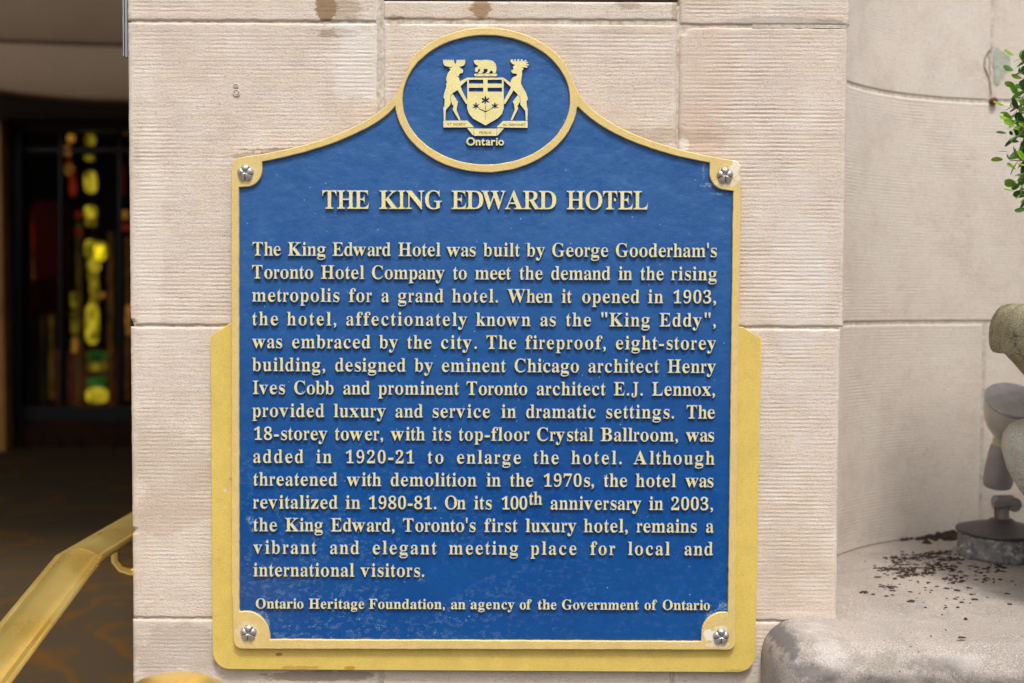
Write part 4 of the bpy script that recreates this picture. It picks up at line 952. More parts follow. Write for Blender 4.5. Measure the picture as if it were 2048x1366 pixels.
# four cast rosettes over the fixing screws
M_pewter = NT('pewter')
_f = M_pewter.noise(220, 5, .6)
_gr = M_pewter.n('ShaderNodeAttribute', attribute_name='groove').outputs['Fac']
_c = M_pewter.mix(M_pewter.ramp(_f, .3, .7), (.34,.31,.28), (.60,.56,.53)); _c = M_pewter.mix(M_pewter.ramp(_gr, .08, .6), _c, (.05,.045,.05))
M_pewter = M_pewter.out(_c, .34, .8)
def rosette(px, py, rad, rot, lab):
    c = at(px, py, -.0226); n, m = 80, 22
    T, Q = np.meshgrid(np.linspace(0, 2*np.pi, n), np.linspace(0, 1, m))
    th = T - R(90) - rot
    lob = .80 + .20*np.abs(np.cos(2.5*th))**.55
    lob = lob - .06*np.exp(-(np.cos(2.5*th)/.18)**2)
    Rr = Q*rad*lob
    x = Rr*np.cos(T); z = Rr*np.sin(T) + 0
    # veins: fan from the lower middle, creases between petals
    crease = np.exp(-((np.abs(np.cos(2.5*th)))/.16)**2)*np.clip(Q*2.2, 0, 1)
    veins = .5+.5*np.cos(th*20)
    dome = .0052*np.sqrt(np.clip(1-Q**3, 0, 1))
    hgt = dome + .0012*np.clip(np.abs(np.cos(2.5*th)), 0, 1)*np.sin(np.pi*np.clip(Q, 0, 1)) - .0026*crease*(Q < .98) - .0011*np.exp(-(Q/.22)**2)
    hgt -= .0005*veins*np.sin(np.pi*np.clip((Q-.15)/.6, 0, 1))
    # curling lip over the two lower petals
    hgt += .0010*np.exp(-((z/rad+.12+.35*(x/rad)**2)/.10)**2)
    gr = np.clip(crease*.9 + veins*.5*np.sin(np.pi*np.clip((Q-.1)/.6, 0, 1))*(z > -rad*.1), 0, 1)
    P = np.stack([c.x+x, c.y-hgt, c.z+z], -1)
    P = P[:, ::-1]; gr = gr[:, ::-1]
    o = grid_mesh('rosette', P, M_pewter, plaque, True, gr); o['label'] = lab
    return o
rosette(491, 346, .0142, 0, 'pewter five petal rosette in the top left corner')
rosette(1450, 351, .0142, .05, 'pewter five petal rosette in the top right corner')
rosette(497, 1266, .0142, -.04, 'pewter five petal rosette in the bottom left corner')
rosette(1442, 1273, .0142, .0, 'pewter five petal rosette in the bottom right corner')
# ------------------------------------------------------------------ stone urn with a clipped box shrub
UC = Vector((NC.x, NC.y, zl))
def urn_mat():
    t = NT('mossy_urn_stone')
    big = t.noise(8, 5, .6); fine = t.noise(420, 4, .75); mid = t.noise(30, 5, .65)
    sx = t.n('ShaderNodeSeparateXYZ'); t.set(sx.inputs[0], t.pos)
    up = t.ramp(sx.outputs[2], zl+.33, zl+.40)
    c = t.mix(t.ramp(big, .35, .65), (.46,.45,.40), (.60,.58,.53))
    moss = t.mix(t.ramp(mid, .4, .65), (.20,.185,.07), (.34,.29,.18))
    c = t.mix(t.math('MULTIPLY', up, .9), c, moss)
    c = t.mix(t.math('MULTIPLY', t.ramp(t.noise(26, 5, .7), .54, .66), up), c, (.10,.075,.05))
    c = t.mix(t.math('MULTIPLY', t.ramp(fine, .52, .62), .75), c, (.08,.07,.035))
    c = t.mix(t.math('MULTIPLY', t.ramp(fine, .47, .38), .6), c, (.70,.68,.52))
    lich = t.math('MULTIPLY', t.ramp(t.noise(150, 5, .7), .50, .56), t.ramp(sx.outputs[2], zl+.25, zl+.19))
    c = t.mix(t.math('MULTIPLY', lich, .92), c, (.025,.025,.02))
    return t.out(c, .9, 0, t.bump(t.math('ADD', fine, mid), .7, .0016), .25)
M_urn = urn_mat()
urn = empty('stone_urn', UC, 'weathered round stone urn with mossy rolled rim, half out of frame at the right', 'urn')
def zz(py, d=2.0): return (593-py)/FPX*d + .546

prof = [(.115, 0), (.118, .012), (.105, .020), (.072, .035), (.060, .055), (.075, .075), (.12, .095), (.175, .125), (.215, .155), (.243, zz(990)), (.262, zz(950)), (.2735, zz(905)), (.272, zz(880)), (.262, zz(862)), (.250, zz(852)), (.240, zz(849)),
        (.228, zz(842)), (.216, zz(825)), (.214, zz(800)), (.222, zz(778)), (.238, zz(752)), (.256, zz(728)), (.270, zz(711)), (.2765, zz(703)), (.284, zz(704)), (.2925, zz(703.5)), (.2965, zz(697)), (.298, zz(688)), (.2985, zz(670)), (.2975, zz(650)), (.294, zz(632)), (.288, zz(618)), (.279, zz(608)), (.268, zz(604.5)), (.255, zz(606)), (.245, zz(616)), (.24, zz(650)), (.22, zz(700)), (.001, zz(690))]
prof = [(max(.001, r-(.021 if r > .19 else .021*r/.19)), h) for r, h in prof]
ub = MB(); ub.lathe(prof, UC, Vector((0,0,1)), 96, False)
uo = ub.build('urn_body', M_urn, urn, True)
def rough_up(o, amp, sc, seed):
    n = len(o.data.vertices); co = np.empty(n*3, np.float32); o.data.vertices.foreach_get('co', co); co = co.reshape(-1, 3)
    nr = np.empty(n*3, np.float32); o.data.vertices.foreach_get('normal', nr); nr = nr.reshape(-1, 3)
    d = amp*fbm(co[:, 0]*sc+co[:, 1]*sc*.7, co[:, 2]*sc, seed, 3)
    o.data.vertices.foreach_set('co', (co+nr*d[:, None]).reshape(-1).astype(np.float32)); o.data.update()
# vertical flutes carved in the rim
n = len(uo.data.vertices); co = np.empty(n*3, np.float32); uo.data.vertices.foreach_get('co', co); co = co.reshape(-1, 3)
ang = np.arctan2(co[:, 1]-UC.y, co[:, 0]-UC.x); hz_ = co[:, 2]-UC.z
k = np.exp(-((hz_-zz(655))/.03)**2)*.0035*np.cos(ang*14+.6)**8
rad_ = np.hypot(co[:, 0]-UC.x, co[:, 1]-UC.y); f_ = (rad_-k)/np.maximum(rad_, 1e-5)
co[:, 0] = UC.x+(co[:, 0]-UC.x)*f_; co[:, 1] = UC.y+(co[:, 1]-UC.y)*f_
uo.data.vertices.foreach_set('co', co.reshape(-1)); uo.data.update()
rough_up(uo, .0022, 22, 5)

soil = MB(); soil.lathe([(.235, zz(655)), (.15, zz(645)), (.001, zz(640))], UC, Vector((0,0,1)), 24, False)
soil.build('potting_soil', simple('potting_soil', (.03,.018,.012), .95, ns=200, var=.5, bump=.9), urn, True)
# shrub
SC = Vector((UC.x+.012, UC.y, zl + .546 + (593-250)/FPX*2.0)); SR = Vector((.232, .232, .262))
shrub = empty('box_shrub', (UC.x, UC.y, zl+zz(650)), 'glossy green box shrub growing from the stone urn at the right edge', 'shrub')
def leaf_mat(name, col, col2):
    t = NT(name); r_ = t.n('ShaderNodeObjectInfo').outputs['Random']
    c = t.mix(t.ramp(t.noise(60, 3), .35, .65), col, col2)
    t.b.inputs['Transmission Weight'].default_value = 0
    t.out(c, .42, 0, t.bump(t.noise(500, 2), .2, .0004), .35)
    # thin leaf: some light comes through
    tr = t.n('ShaderNodeBsdfTranslucent'); t.set(tr.inputs['Color'], c)
    mx = t.n('ShaderNodeMixShader'); mx.inputs[0].default_value = .28
    out = t.t.nodes['Material Output']; t.t.links.new(t.b.outputs[0], mx.inputs[1]); t.t.links.new(tr.outputs[0], mx.inputs[2]); t.t.links.new(mx.outputs[0], out.inputs[0])
    return t.m
M_leaf = [leaf_mat('young_box_leaf', (.13,.28,.010), (.22,.39,.03)), leaf_mat('mid_box_leaf', (.045,.16,.012), (.08,.23,.02)), leaf_mat('old_box_leaf', (.012,.055,.010), (.02,.085,.014))]
def leaf_pts():
    v = []; ws = [0, .24, .40, .44, .34, .10]; us = [0, .16, .38, .62, .85, 1.0]
    for u, w in zip(us, ws):
        if u in (0,): v.append((0, 0, 0))
        else:
            z = -.10*u*u
            v += [(u, -w*.62, z+.10*w), (u*.985 if u == 1.0 else u, 0, z), (u, w*.62, z+.10*w)]
    f = [(0, 2, 1), (0, 3, 2)]
    for k in range(4):
        a = 1+3*k; b = a+3
        f += [(a, a+1, b+1, b), (a+1, a+2, b+2, b+1)]
    return v, f
LV, LF = leaf_pts()
leaf_me = []
for mt in M_leaf:
    me = bpy.data.meshes.new('leaf'); me.from_pydata(LV, [], LF); me.materials.append(mt); me.update()
    me.polygons.foreach_set('use_smooth', [True]*len(me.polygons)); leaf_me.append(me)
bulk = [MB(), MB(), MB()]; stems = MB(); nleaf = 0; cand = []
def frame(d, up):
    x = d.normalized(); y = up.cross(x)
    if y.length < 1e-3: y = Vector((1,0,0)).cross(x)
    y.normalize(); z = x.cross(y)
    return Matrix((x, y, z)).transposed()
def put_leaf(p, d, up, s, m):
    Mx = frame(d, up)
    cand.append((p.copy(), Mx, s, m))
rs = random.Random(21)
def sprig(base, d, length, s0, fresh):
    side = d.orthogonal().normalized(); side.rotate(Matrix.Rotation(rs.uniform(0, 6.28), 3, d))
    n = max(3, int(length/.012)); pts = []
    bend = Vector((rs.gauss(0,.25), rs.gauss(0,.25), .35))
    p = base.copy(); dd = d.normalized()
    for k in range(n):
        pts.append(p.copy()); u = k/(n-1)
        sd = side.copy(); sd.rotate(Matrix.Rotation(k*R(90)+rs.gauss(0,.25), 3, dd))
        s = s0*(1.0 if u < .7 else 1.15-.7*(u-.7)/.3)*rs.uniform(.8, 1.15)
        for sg in (1, -1):
            ld = (dd*rs.uniform(.45, .9) + sd*sg).normalized()
            m = 0 if (u > .55 and fresh) else (1 if rs.random() < .62 else 2)
            put_leaf(p, ld, dd+Vector((0,0,.3)), s, m)
        dd = (dd + bend*.05).normalized(); p = p + dd*.012
    put_leaf(p, dd, side, s0*.7, 0 if fresh else 1)
    stems.tube([pts[0], pts[len(pts)//2], pts[-1]], [.0011, .0009, .0006], 5)
for i in range(950):
    u = rs.uniform(-1, 1); th = rs.uniform(0, 2*math.pi)
    nrm = Vector((math.sqrt(1-u*u)*math.cos(th), math.sqrt(1-u*u)*math.sin(th), u))
    if nrm.y > .55: continue
    ph = math.sin(th*3+u*5)*.5+math.sin(th*7-u*9)*.5
    k = rs.uniform(.76, .97) + .035*ph
    base = SC + Vector((nrm.x*SR.x, nrm.y*SR.y, nrm.z*SR.z))*k
    d = (nrm + Vector((rs.gauss(0,.35), rs.gauss(0,.35), rs.gauss(.2,.3)))).normalized()
    sprig(base, d, rs.uniform(.025, .055), rs.uniform(.022, .033), rs.random() < .6)
# a few longer twigs seen against the wall
for (px, py, dx, dz, ln) in ((2040,222,-.9,.25,.035),(2040,322,-1,.05,.042),(2050,312,-1,.15,.03),(2052,215,-.8,.6,.04),(2056,130,-.7,.35,.03),(2056,155,-.9,.3,.04),(2052,272,-.8,.4,.035),(2050,365,-.8,.55,.03),(2056,395,-.9,.2,.03),(2054,185,-.9,.2,.02),(2056,355,-.8,.9,.03),(2052,248,-1,.2,.03)):
    b = at(px+12, py, .04+rs.uniform(-.04, .04)); sprig(b, Vector((dx, rs.uniform(-.3,.3), dz)), ln, .028, rs.random() < .8)
inview = []
for (p, Mx, s, m) in cand:
    x, y = project(p)
    if x < 2075 and 60 < y < 470: inview.append((p.y, p, Mx, s, m))
    else:
        V = [p + Mx @ (Vector(v)*s) for v in LV]; bulk[m].add(V, LF)
inview.sort(key=lambda t: t[0])
for i, (_, p, Mx, s, m) in enumerate(inview):
    if i < 290:
        o = bpy.data.objects.new('leaf', leaf_me[m]); COL.objects.link(o); o.parent = shrub
        W = Mx.to_4x4() @ Matrix.Scale(s, 4); W.translation = p
        o.matrix_parent_inverse = Matrix.Translation(-shrub.location); o.matrix_basis = W
    else:
        V = [p + Mx @ (Vector(v)*s) for v in LV]; bulk[m].add(V, LF)
allv = MB(); matidx = []
for m in range(3):
    allv.add(bulk[m].v, bulk[m].f); matidx += [m]*len(bulk[m].f)
me = bpy.data.meshes.new('foliage'); me.from_pydata(allv.v, [], allv.f)
for mt in M_leaf: me.materials.append(mt)
me.polygons.foreach_set('material_index', matidx); me.polygons.foreach_set('use_smooth', [True]*len(me.polygons)); me.update()
fo = link_mesh('foliage', me, [], shrub); fo['kind'] = 'stuff'
for k in range(14):
    th = k*2.4; stems.tube([UC+Vector((.02*math.cos(th), .02*math.sin(th), zz(650))), SC+Vector((.10*math.cos(th), .10*math.sin(th), -.08)), SC+Vector((.19*math.cos(th), .19*math.sin(th), .06*math.sin(k)))], [.006,.004,.002], 6)
stems.build('stem', simple('twig_bark', (.16,.10,.04), .8), shrub)

# ------------------------------------------------------------------ swivel floodlight behind the urn
lamp_y = .47
LB = Vector((at(2003, 1051, lamp_y).x, lamp_y, zl))
lamp = empty('swivel_floodlight', LB, 'grey swivel floodlight bulb on a round galvanised box behind the urn', 'floodlight')
def galv():
    t = NT('galvanised_box'); m = t.noise(34, 6, .7); s = t.noise(60, 5, .7)
    c = t.mix(t.ramp(m, .4, .6), (.16,.165,.17), (.30,.30,.30)); c = t.mix(t.ramp(s, .52, .64), c, (.60,.58,.55))
    return t.out(c, .75, .25, t.bump(m, .5, .001))
M_galv = galv()
M_cast = simple('grey_cast_aluminium', (.30,.285,.285), .55, .3, ns=60, var=.12, bump=.2)
M_cover = simple('dark_grey_cover', (.08,.072,.076), .5, .3, ns=40, var=.15)
lb = MB(); lb.lathe([(.084, 0), (.0865, .004), (.0865, .047), (.085, .050)], LB, n=16); lb.build('junction_box', M_galv, lamp)
for a in (200, 265, 330):
    t = MB(); p = LB + Vector((.0868*math.cos(R(a)), .0868*math.sin(R(a)), .008)); ax = Vector((math.cos(R(a)), math.sin(R(a)), 0))
    t.lathe([(.011,-.004),(.011,.003),(.009,.0045),(.0001,.0045)], p, ax, 14); t.build('blanking_plug', M_galv, lamp, True)
lc = MB(); lc.lathe([(.089, .050), (.0915, .053), (.0905, .057), (.060, .066), (.030, .072), (.024, .078), (.020, .080)], LB, n=48); lc.build('cover_plate', M_cover, lamp, True)
sc_ = MB()
for (px, py, w, h) in ((1996, 1057, .006, .0035), (2032, 1048, .006, .0018)):
    p = at(px, py, lamp_y-.03); sc_.box((p.x-w, p.y-.010, zl+.0615), (p.x+w, p.y+.010, zl+.0665))
sc_.build('screw_head', simple('black_screw', (.02,.02,.025), .6), lamp)
kn = MB(); kb = LB + Vector((0, 0, .078))
kn.tube([kb+Vector((.001,0,-.004)), kb+Vector((.001,0,.020)), kb+Vector((.001,0,.034))], [.0150,.0135,.0135], 20)
kn.tube([kb+Vector((-.016,-.003,.036)), kb+Vector((.022,.003,.036))], [.0155,.0155], 24)
kn.tube([kb+Vector((-.0165,-.017,.037)), kb+Vector((-.0165,-.020,.037))], .0085, 16)
kn.tube([kb+Vector((.022,-.012,.033)), kb+Vector((.022,.012,.033))], .0150, 20)
kn.tube([kb+Vector((-.004,-.013,.0365)), kb+Vector((-.004,-.018,.0365))], [.0080,.0075], 16)
kn.build('swivel_knuckle', M_cast, lamp, True)
rw = MB(); rw.tube([kb+Vector((-.017,-.006,.028)), kb+Vector((-.0175,-.008,.012)), kb+Vector((-.014,-.008,-.004))], .0022, 8); rw.build('rusty_wire', simple('orange_rust', (.30,.075,.02), .8), lamp, True)
ax_ = Vector((-.01, -.54, .84)).normalized()
neck = at(1880+418/3.415, 740+505/3.415, lamp_y)
h0 = at(1880+392/3.415, 740+800/3.415, lamp_y+.02)
hd = (neck - h0); hl = hd.length; hd.normalize()
hs = MB(); hs.lathe([(.020,.000),(.0275,.003),(.0300,.012),(.0300,.022),(.0280,hl*.45),(.0240,hl*.80),(.0205,hl*.97),(.0180,hl)], h0, hd, 40); hs.build('lamp_holder', M_cast, lamp, True)
t = MB(); t.lathe([(.0165,-.004),(.0185,.004),(.0185,.014),(.0160,.018)], neck+ax_*-.004, (ax_+hd).normalized(), 32); t.build('socket_ring', simple('cream_ceramic', (.62,.53,.33), .45), lamp, True)
bb = NT('frosted_bulb_glass')
_w = bb.n('ShaderNodeTexWave', wave_type='BANDS'); bb.set(_w.inputs['Vector'], bb.map((0,0,1))); _w.inputs['Scale'].default_value = 90
M_bulb = bb.out(bb.mix(bb.ramp(bb.noise(20, 4), .35, .65), (.40,.385,.34), (.54,.51,.44)), .28, .15, bb.bump(_w.outputs[1], .12, .002), .6)
M_lens = simple('grey_lens', (.30,.29,.30), .22, .1, ns=60, var=.12, bump=.15, spec=.6)
bulb_l = .108
bu = MB(); bu.lathe([(.0165,.0),(.017,.012),(.026,.022),(.040,.040),(.0495,.060),(.0550,.082),(.0578,.098),(.0585,.106)], neck+ax_*.006, ax_, 56, False); bu.build('bulb_bowl', M_bulb, lamp, True)
ln_ = MB(); ln_.lathe([(.0585,.106),(.0602,.108),(.0602,.1115),(.0575,.1130),(.053,.1115),(.030,.1130),(.0001,.1135)], neck+ax_*.006, ax_, 56, False); ln_.build('bulb_lens', M_lens, lamp, True)
# ------------------------------------------------------------------ entrance on the left, in shade and out of focus
M_fascia = simple('beige_plaster', (.86,.62,.41), .9, ns=4, var=.06, bump=.1)
M_black = simple('black_lacquer', (.010,.009,.009), .35, 0, ns=30, var=.3, bump=.05)
M_brown = simple('dark_wood', (.030,.014,.007), .45, 0, ns=12, var=.4, bump=.1)
ent = empty('entrance_vault', (-3, 4.6, 3.0), 'beige curved plaster fascia with a moulding over the dark doorway', 'fascia')
YD = 5.1
def band(name, pts_px, yA, yB, mat, thick=.25, parent=ent, face_bulge=.0):
    """curved upright band: list of (px, top, bottom) with depth from yA to yB"""
    top, bot, topb, botb = [], [], [], []
    n = len(pts_px)
    for i, (x, a, b) in enumerate(pts_px):
        y = yA + (yB-yA)*i/(n-1) - face_bulge*math.sin(math.pi*i/(n-1))
        p, q = at(x, a, y), at(x, b, y)
        top.append(p); bot.append(q); topb.append(p+Vector((0, thick, 0))); botb.append(q+Vector((0, thick, 0)))
    v = top+bot+botb+topb; f = []
    for i in range(n-1):
        f += [(i, i+1, n+i+1, n+i), (n+i, n+i+1, 2*n+i+1, 2*n+i), (2*n+i, 2*n+i+1, 3*n+i+1, 3*n+i)]
    return from_pd(name, v, f, mat, parent, True)
X9 = [-160, -100, -50, 0, 50, 110, 170, 230, 290, 350]
q = lambda x, a, c: a + c*((x+60)/300.0)
band('fascia_upper', [(x, q(x, -60, 6), q(x, 74, 10)) for x in X9], 4.30, 4.42, M_fascia)
band('moulding', [(x, q(x, 74, 10), q(x, 84, 10)) for x in X9], 4.36, 4.48, simple('moulding_plaster', (.58,.45,.33), .9, ns=4, var=.1))
band('fascia_lower', [(x, q(x, 84, 10), 169+26*(1-((255-x)/300.0)**2) if x < 255 else 195) for x in X9], 4.30, 4.42, M_fascia)
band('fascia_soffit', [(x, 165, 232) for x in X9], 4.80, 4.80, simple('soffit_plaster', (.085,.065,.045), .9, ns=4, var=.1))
lp_ = MB(); a0 = at(-200, 0, 4.0); lp_.box((at(-260, 400, 4.9).x, 4.9, ZL), (at(4, 400, 4.9).x, 5.0, 2.9)); 
wpan = tag(lp_.build('wood_wall_panel', simple('orange_wood', (.42,.19,.04), .5, ns=5, var=.3)), 'orange brown wood panel at the far left edge beside the door', 'wall panel')

door = empty('revolving_door', at(140, 900, YD), 'dark glazed revolving door in a black frame inside the entrance', 'door')
def arcpx(x): return 222 + 14*max(0, (110-x)/100.0)**2
def dpost(name, x0, x1, t0, t1, b0, b1, y, th, mat):
    v = [at(x0, t0, y), at(x1, t1, y), at(x1, b1, y), at(x0, b0, y)]
    v = v + [p+Vector((0, th, 0)) for p in v]
    return from_pd(name, v, [(0,3,2,1),(4,5,6,7),(0,1,5,4),(1,2,6,5),(2,3,7,6),(3,0,4,7)], mat, door)
dpost('stile', 6, 42, 238, 232, 893, 895, YD-.05, .10, M_black)
dpost('top_rail', 42, 420, 224, 224, 262, 262, YD-.03, .08, M_black)
dpost('bottom_rail', 42, 420, 812, 816, 840, 844, YD-.03, .08, M_black)
dpost('kick_panel', 42, 420, 840, 844, 897, 905, YD-.02, .05, simple('brown_lacquer', (.030,.012,.005), .12, 0, ns=10, var=.3, bump=.03))
for x in (118, 236): dpost('mullion', x, x+5, 262, 262, 812, 812, YD-.01, .04, M_black)
dpost('middle_rail', 42, 420, 296, 296, 303, 303, YD, .03, M_brown)
gl = NT('door_glass'); gl.out((.01,.01,.01), .04, 0, None, .5)
tb = gl.n('ShaderNodeBsdfTransparent'); tb.inputs[0].default_value = (.9,.88,.82,1); mxs = gl.n('ShaderNodeMixShader'); mxs.inputs[0].default_value = .005
gb = gl.n('ShaderNodeBsdfGlossy'); gb.inputs['Roughness'].default_value = .03
gl.t.links.new(tb.outputs[0], mxs.inputs[1]); gl.t.links.new(gb.outputs[0], mxs.inputs[2]); gl.t.links.new(mxs.outputs[0], gl.t.nodes['Material Output'].inputs[0])
dpost('glass_pane', 42, 118, 262, 262, 812, 812, YD+.01, .006, gl.m)
dpost('glass_pane', 123, 236, 262, 262, 812, 812, YD+.01, .006, gl.m)
dpost('glass_pane', 241, 420, 262, 262, 812, 812, YD+.01, .006, gl.m)

# added glowing shapes behind the door, standing in for reflections on its glass
def glow(name, col, st):
    m = bpy.data.materials.new(name); m.use_nodes = True; b = m.node_tree.nodes['Principled BSDF']
    b.inputs['Base Color'].default_value = (*[c*.5 for c in col], 1); b.inputs['Emission Color'].default_value = (*col, 1); b.inputs['Emission Strength'].default_value = st*.60
    nt = m.node_tree; gm = nt.nodes.new('ShaderNodeNewGeometry'); mp = nt.nodes.new('ShaderNodeMapping'); mp.inputs['Scale'].default_value = (1, 1, .45); nz = nt.nodes.new('ShaderNodeTexNoise')
    nz.inputs['Scale'].default_value = 26; nz.inputs['Detail'].default_value = 2; mr = nt.nodes.new('ShaderNodeMapRange'); mr.inputs['From Min'].default_value = .35; mr.inputs['From Max'].default_value = .65
    mr.inputs['To Min'].default_value = .12*st*.6; mr.inputs['To Max'].default_value = 1.5*st*.6
    nt.links.new(gm.outputs['Position'], mp.inputs[0]); nt.links.new(mp.outputs[0], nz.inputs['Vector']); nt.links.new(nz.outputs[0], mr.inputs['Value']); nt.links.new(mr.outputs[0], b.inputs['Emission Strength'])
    return m
GY, GY2, GG, GO, GR_ = glow('yellow_reflection_glow', (.62,.50,.03), .62), glow('dim_yellow_reflection_glow', (.42,.34,.02), .4), glow('green_reflection_glow', (.03,.13,.02), .5), glow('amber_reflection_glow', (.50,.22,.04), .5), glow('red_reflection_glow', (.35,.03,.01), .25)
GB_ = glow('bright_yellow_reflection_glow', (1.0,.80,.02), 1.1)
YG = 7.0
for (x, w, c_, s_) in ((64, 9, (.20,.07,.01), .5), (98, 7, (.16,.09,.01), .45), (152, 9, (.12,.07,.01), .5), (215, 10, (.14,.06,.01), .5), (250, 8, (.16,.06,.01), .5), (78, 6, (.22,.02,.005), .5)):
    dpost('glow_streak', x, x+w, 400+x*.3, 400+x*.3, 800, 800, YD+2.5, .03, glow('streak_glow%d' % x, c_, s_*.5))  # added glowing streaks in place of amber reflections
dpost('glow_panel', 110, 230, 700, 700, 812, 812, YD+2.55, .03, glow('red_brown_glow', (.07,.015,.005), .4))  # added glow standing in for a red-brown reflection
glow_col = empty('glow_column', at(190, 800, YG), 'added glowing column standing in for yellow and green reflections on the door glass', 'lamp')
def shade(x, y, w, h, mat, name='glow_shape', parent=glow_col, yy=YG):  # rounded glowing shape put in for a reflection
    c = at(x, y, yy); s = (yy+1.9)/FPX
    t = MB(); r_, hh = w*s/2, h*s/2
    t.lathe([(r_*.5, -hh), (r_*.9, -hh*.8), (r_, -hh*.4), (r_, hh*.4), (r_*.9, hh*.8), (r_*.5, hh)], c, n=20)
    return t.build(name, mat, parent, True)
for (x, y, w, h, m_) in ((178,245,16,34,GY2),(180,280,20,20,GY2),(179,316,20,10,GY2),(181,364,24,42,GY),(181,424,24,24,GY),(182,445,20,14,GY2),(180,488,16,16,GY),(199,505,22,30,GB_),(188,530,24,24,GY),(186,550,18,30,GY2),(188,575,18,30,GY2),
                        (184,648,26,80,GY),(188,605,16,26,GY2),(194,712,38,20,GG),(194,734,38,16,GY2),(194,764,38,22,GG),(194,790,42,30,GY),(192,500,46,34,GY2)):
    yy = YG + (.06 if m_ is GY2 else 0)
    shade(x, y, w, h, m_, yy=yy)
rod = MB(); s_ = (YG+2.0)/FPX; pc_ = at(186, 500, YG+.12); rod.tube([(pc_.x, pc_.y, ZL), (pc_.x, pc_.y, ZL+2.6)], .02, 10); rod.build('added_glow_rod', M_brown, glow_col)
k_ = 0
cnt = {}
for (x, y, w, h, m_) in sorted(((142,277,15,15,GO),(135,302,13,18,GO),(137,322,10,16,GR_),(139,340,18,18,GO),(146,368,14,50,GR_),(146,380,10,18,GO),(251,262,11,13,GO),(252,430,20,16,GO),(252,455,18,14,GR_),(158,430,14,14,GR_),(157,465,14,14,GR_),(44,590,12,12,GR_),(42,540,7,100,GR_),(46,740,14,50,GO),(148,600,12,30,GY2),(149,645,12,45,GY2),(148,690,10,30,GO),(45,500,8,30,GY2),(34,280,6,20,GR_),(203,590,12,12,GO),(258,640,12,60,GO),(70,470,12,110,GR_),(245,360,6,60,GR_)), key=lambda q: q[1]):
    colr = 'amber' if m_ is GO else ('dim red' if m_ is GR_ else 'pale yellow'); plc = 'beside the left door stile' if x < 100 else ('just left of the glow column' if x < 165 else ('on the right edge of the glow column' if x < 230 else 'next to the pier edge'))
    kk_ = (colr, plc); cnt[kk_] = cnt.get(kk_, 0)+1
    p = empty('reflection_glow', at(x, y+h/2, YG-.3), 'small added %s reflection glow %s, %s from the top' % (colr, plc, ['first','second','third','fourth','fifth'][cnt[kk_]-1]), 'added reflection spot', 'small added glows standing in for door glass reflections')
    shade(x, y, w, h, m_, 'glow_shape', p, YG-.3)  # no lamp here, the glow is added as a reflected spot
chair = empty('red_armchair', at(95, 560, 6.4), 'dark red upholstered armchair blurred behind the door glass', 'armchair')
M_red = simple('red_upholstery', (.35,.012,.008), .8)
cb = MB(); a = at(62, 400, 6.4); b = at(126, 560, 6.4); cb.box((a.x, 6.4, b.z), (b.x, 6.55, a.z)); cb.build('backrest', M_red, chair, True, .05, 3)
cb = MB(); cb.box((a.x-.02, 5.9, b.z-.25), (b.x+.02, 6.5, b.z)); cb.build('seat', M_red, chair, True, .04, 3)
for xx in (a.x, b.x-.05):
    for yy in (5.95, 6.45):
        t = MB(); t.box((xx, yy, ZL), (xx+.04, yy+.04, b.z-.25)); t.build('leg', M_brown, chair)
# lobby shell
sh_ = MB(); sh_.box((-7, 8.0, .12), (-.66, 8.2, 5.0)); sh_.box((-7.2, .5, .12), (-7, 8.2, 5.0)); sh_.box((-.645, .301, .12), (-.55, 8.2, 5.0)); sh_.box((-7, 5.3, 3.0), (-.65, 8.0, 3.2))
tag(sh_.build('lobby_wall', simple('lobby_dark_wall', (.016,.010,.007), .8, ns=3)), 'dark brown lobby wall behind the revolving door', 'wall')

# ------------------------------------------------------------------ brass handrail
def brass(name, c0, c1, rough):
    t = NT(name); f = t.noise(9, 5, .6, t.map((1,1,1))); g_ = t.noise(240, 4, .7)
    c = t.mix(t.ramp(f, .3, .7), c0, c1); pass
    return t.out(c, t.ramp(f, .3, .7, rough*.8, rough*1.25), .80, t.bump(g_, .06, .0003))
M_brass = brass('polished_brass', (.90,.60,.13), (.97,.74,.26), .30)
rail = empty('brass_handrail', (-.77, .1, ZL), 'moulded brass handrail bending down towards the street at lower left', 'handrail')
# section across the rail: (sideways, height), a broad cushion with beads at both edges
sec = [(-.0415,-.004),(-.0425,.000),(-.0415,.0035),(-.0370,.0045),(-.0330,.0035),(-.0315,.0045),(-.0300,.0062)] + [(-.0300+.060*k/10, .0062+.0105*math.sin(math.pi*k/10)) for k in range(1, 10)] + [(.0300,.0062),(.0318,.0040),(.0350,.0045),(.0405,.0040),(.0425,.0005),(.0418,-.006),(.036,-.0095),(.020,-.0105),(.019,-.022),(-.019,-.022),(-.020,-.0105),(-.036,-.0095)]
xr = at(160, 1125, .12).x
pth = [Vector((xr, 2.6, CAMZ-.475)), Vector((xr, .115, CAMZ-.4745)), Vector((xr, -1.2, CAMZ-.4745-.335))]
def sweep(path, sec):
    rings = []
    for i, p in enumerate(path):
        if i == 0: t = path[1]-path[0]
        elif i == len(path)-1: t = path[-1]-path[-2]
        else: t = (path[i]-path[i-1]).normalized()+(path[i+1]-path[i]).normalized()
        t.normalize(); a = Vector((1,0,0)); b = a.cross(t).normalized()
        if b.z < 0: b = -b
        k = 1.0
        if 0 < i < len(path)-1: k = 1/max(.5, t.dot((path[i+1]-path[i]).normalized()))
        rings.append([p + a*x + b*z*k for x, z in sec])
    mb = MB(); mb.loft(rings); return mb
d0 = pth[1]-pth[0]
sweep([pth[0], pth[1]-d0.normalized()*.0004], sec).build('rail_section', M_brass, rail, True)['label'] = 'level upper length of the rail'
sweep([pth[1]+(pth[2]-pth[1]).normalized()*.0004, pth[2]], sec).build('rail_section', M_brass, rail, True)['label'] = 'sloping lower length of the rail'
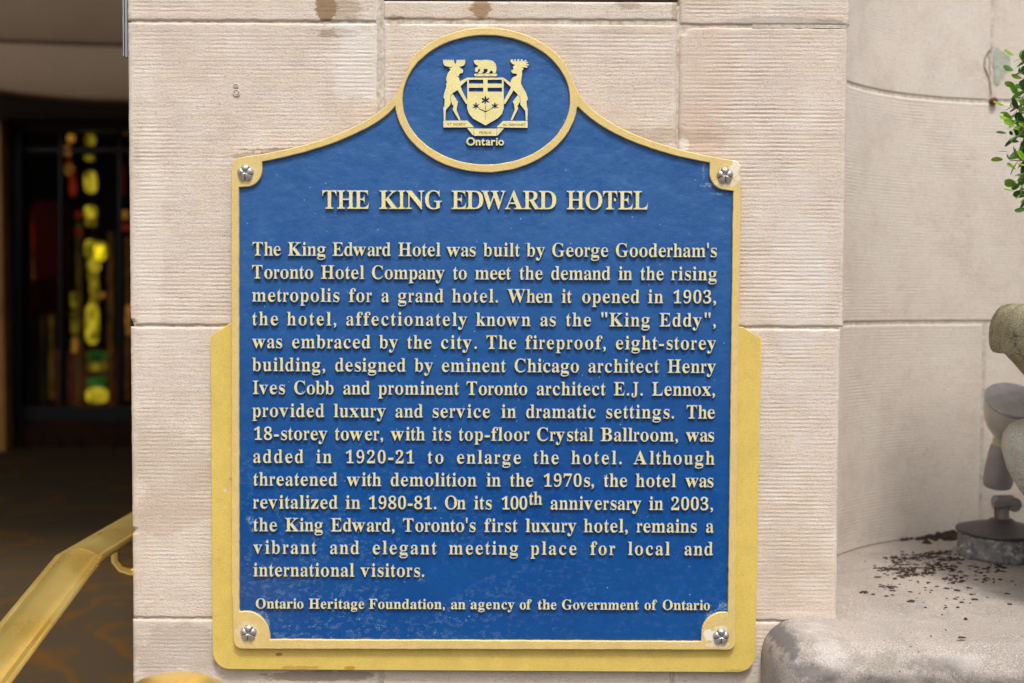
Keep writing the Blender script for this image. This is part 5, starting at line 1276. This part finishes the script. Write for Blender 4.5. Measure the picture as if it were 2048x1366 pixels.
bk = MB(); r0 = at(231, 1120, .22)
bk.tube([(xr+.0, .30, CAMZ-.498), (xr+.0, .30, CAMZ-.525), (xr+.012, .30, CAMZ-.540), (xr+.03, .30, CAMZ-.546), (xr+.125, .30, CAMZ-.546)], .0085, 14)
bk.build('bracket', M_brass, rail, True)
np_ = Vector((at(345, 1400, -.30).x, -.30, 0)); zt = CAMZ - (1378-593)/FPX*1.62
post = empty('brass_newel_post', (np_.x, np_.y, .12), 'round domed brass newel cap peeping over the bottom edge before the pier', 'newel post')
cp = MB(); cp.lathe([(.060,-.055),(.080,-.050),(.0855,-.040),(.0865,-.032),(.0850,-.026),(.0815,-.024),(.0800,-.020),(.070,-.008),(.052,.002),(.030,.008),(.0001,.0095)], (np_.x, np_.y, zt+.004), n=64, cap=False); cp.build('cap', M_brass, post, True)
cp = MB(); cp.lathe([(.05, .12-zt), (.05, -.056)], (np_.x, np_.y, zt), n=32); cp.build('post', M_brass, post, True)

# ------------------------------------------------------------------ aluminium case edge at the pier's top left corner
fs = empty('metal_sign_edge', at(250, 110, .02), 'narrow grey aluminium edge of a case fixed beside the pier, top left', 'metal edge')
M_alu = simple('satin_aluminium', (.50,.52,.55), .3, .9, ns=30, var=.1, bump=.05)
M_alud = simple('dark_gasket', (.03,.032,.036), .5)
for (x0, x1, m_, nm, y) in ((244.6,247.0,M_alu,'channel',.010),(247.0,249.2,M_alud,'gasket',.014),(249.2,253.2,M_alu,'channel',.006),(253.2,255.6,M_alud,'gasket',.012)):
    t = MB(); a = at(x0, -60, y); b = at(x1+.4, -60, y); c = at(x0+1.2, 111+(x1-244)*.35, y); d = at(x1+1.6, 111+(x1-244)*.35, y)
    v = [c, d, b, a]; v = v + [p+Vector((0, .18, 0)) for p in v]
    t.add(v, [(0,1,2,3),(4,7,6,5),(0,4,5,1),(1,5,6,2),(2,6,7,3),(3,7,4,0)]); t.build(nm, m_, fs)

# ------------------------------------------------------------------ far side of the street, behind the camera
bl = empty('street_building', (0, -22, 0), 'low grey brick row across the street', 'building')
t = MB(); t.box((-40, -30, 0), (40, -22, 8.5)); t.build('wall', simple('grey_brick', (.20,.17,.15), .9, ns=2), bl)
t = MB()
for k in range(20): t.box((-38+k*3.9, -22.0, .8), (-35.9+k*3.9, -21.95, 3.2)); t.box((-38+k*3.9, -22.0, 4.6), (-35.9+k*3.9, -21.95, 7.2))
t.build('window', simple('dark_pane', (.03,.035,.04), .1), bl)
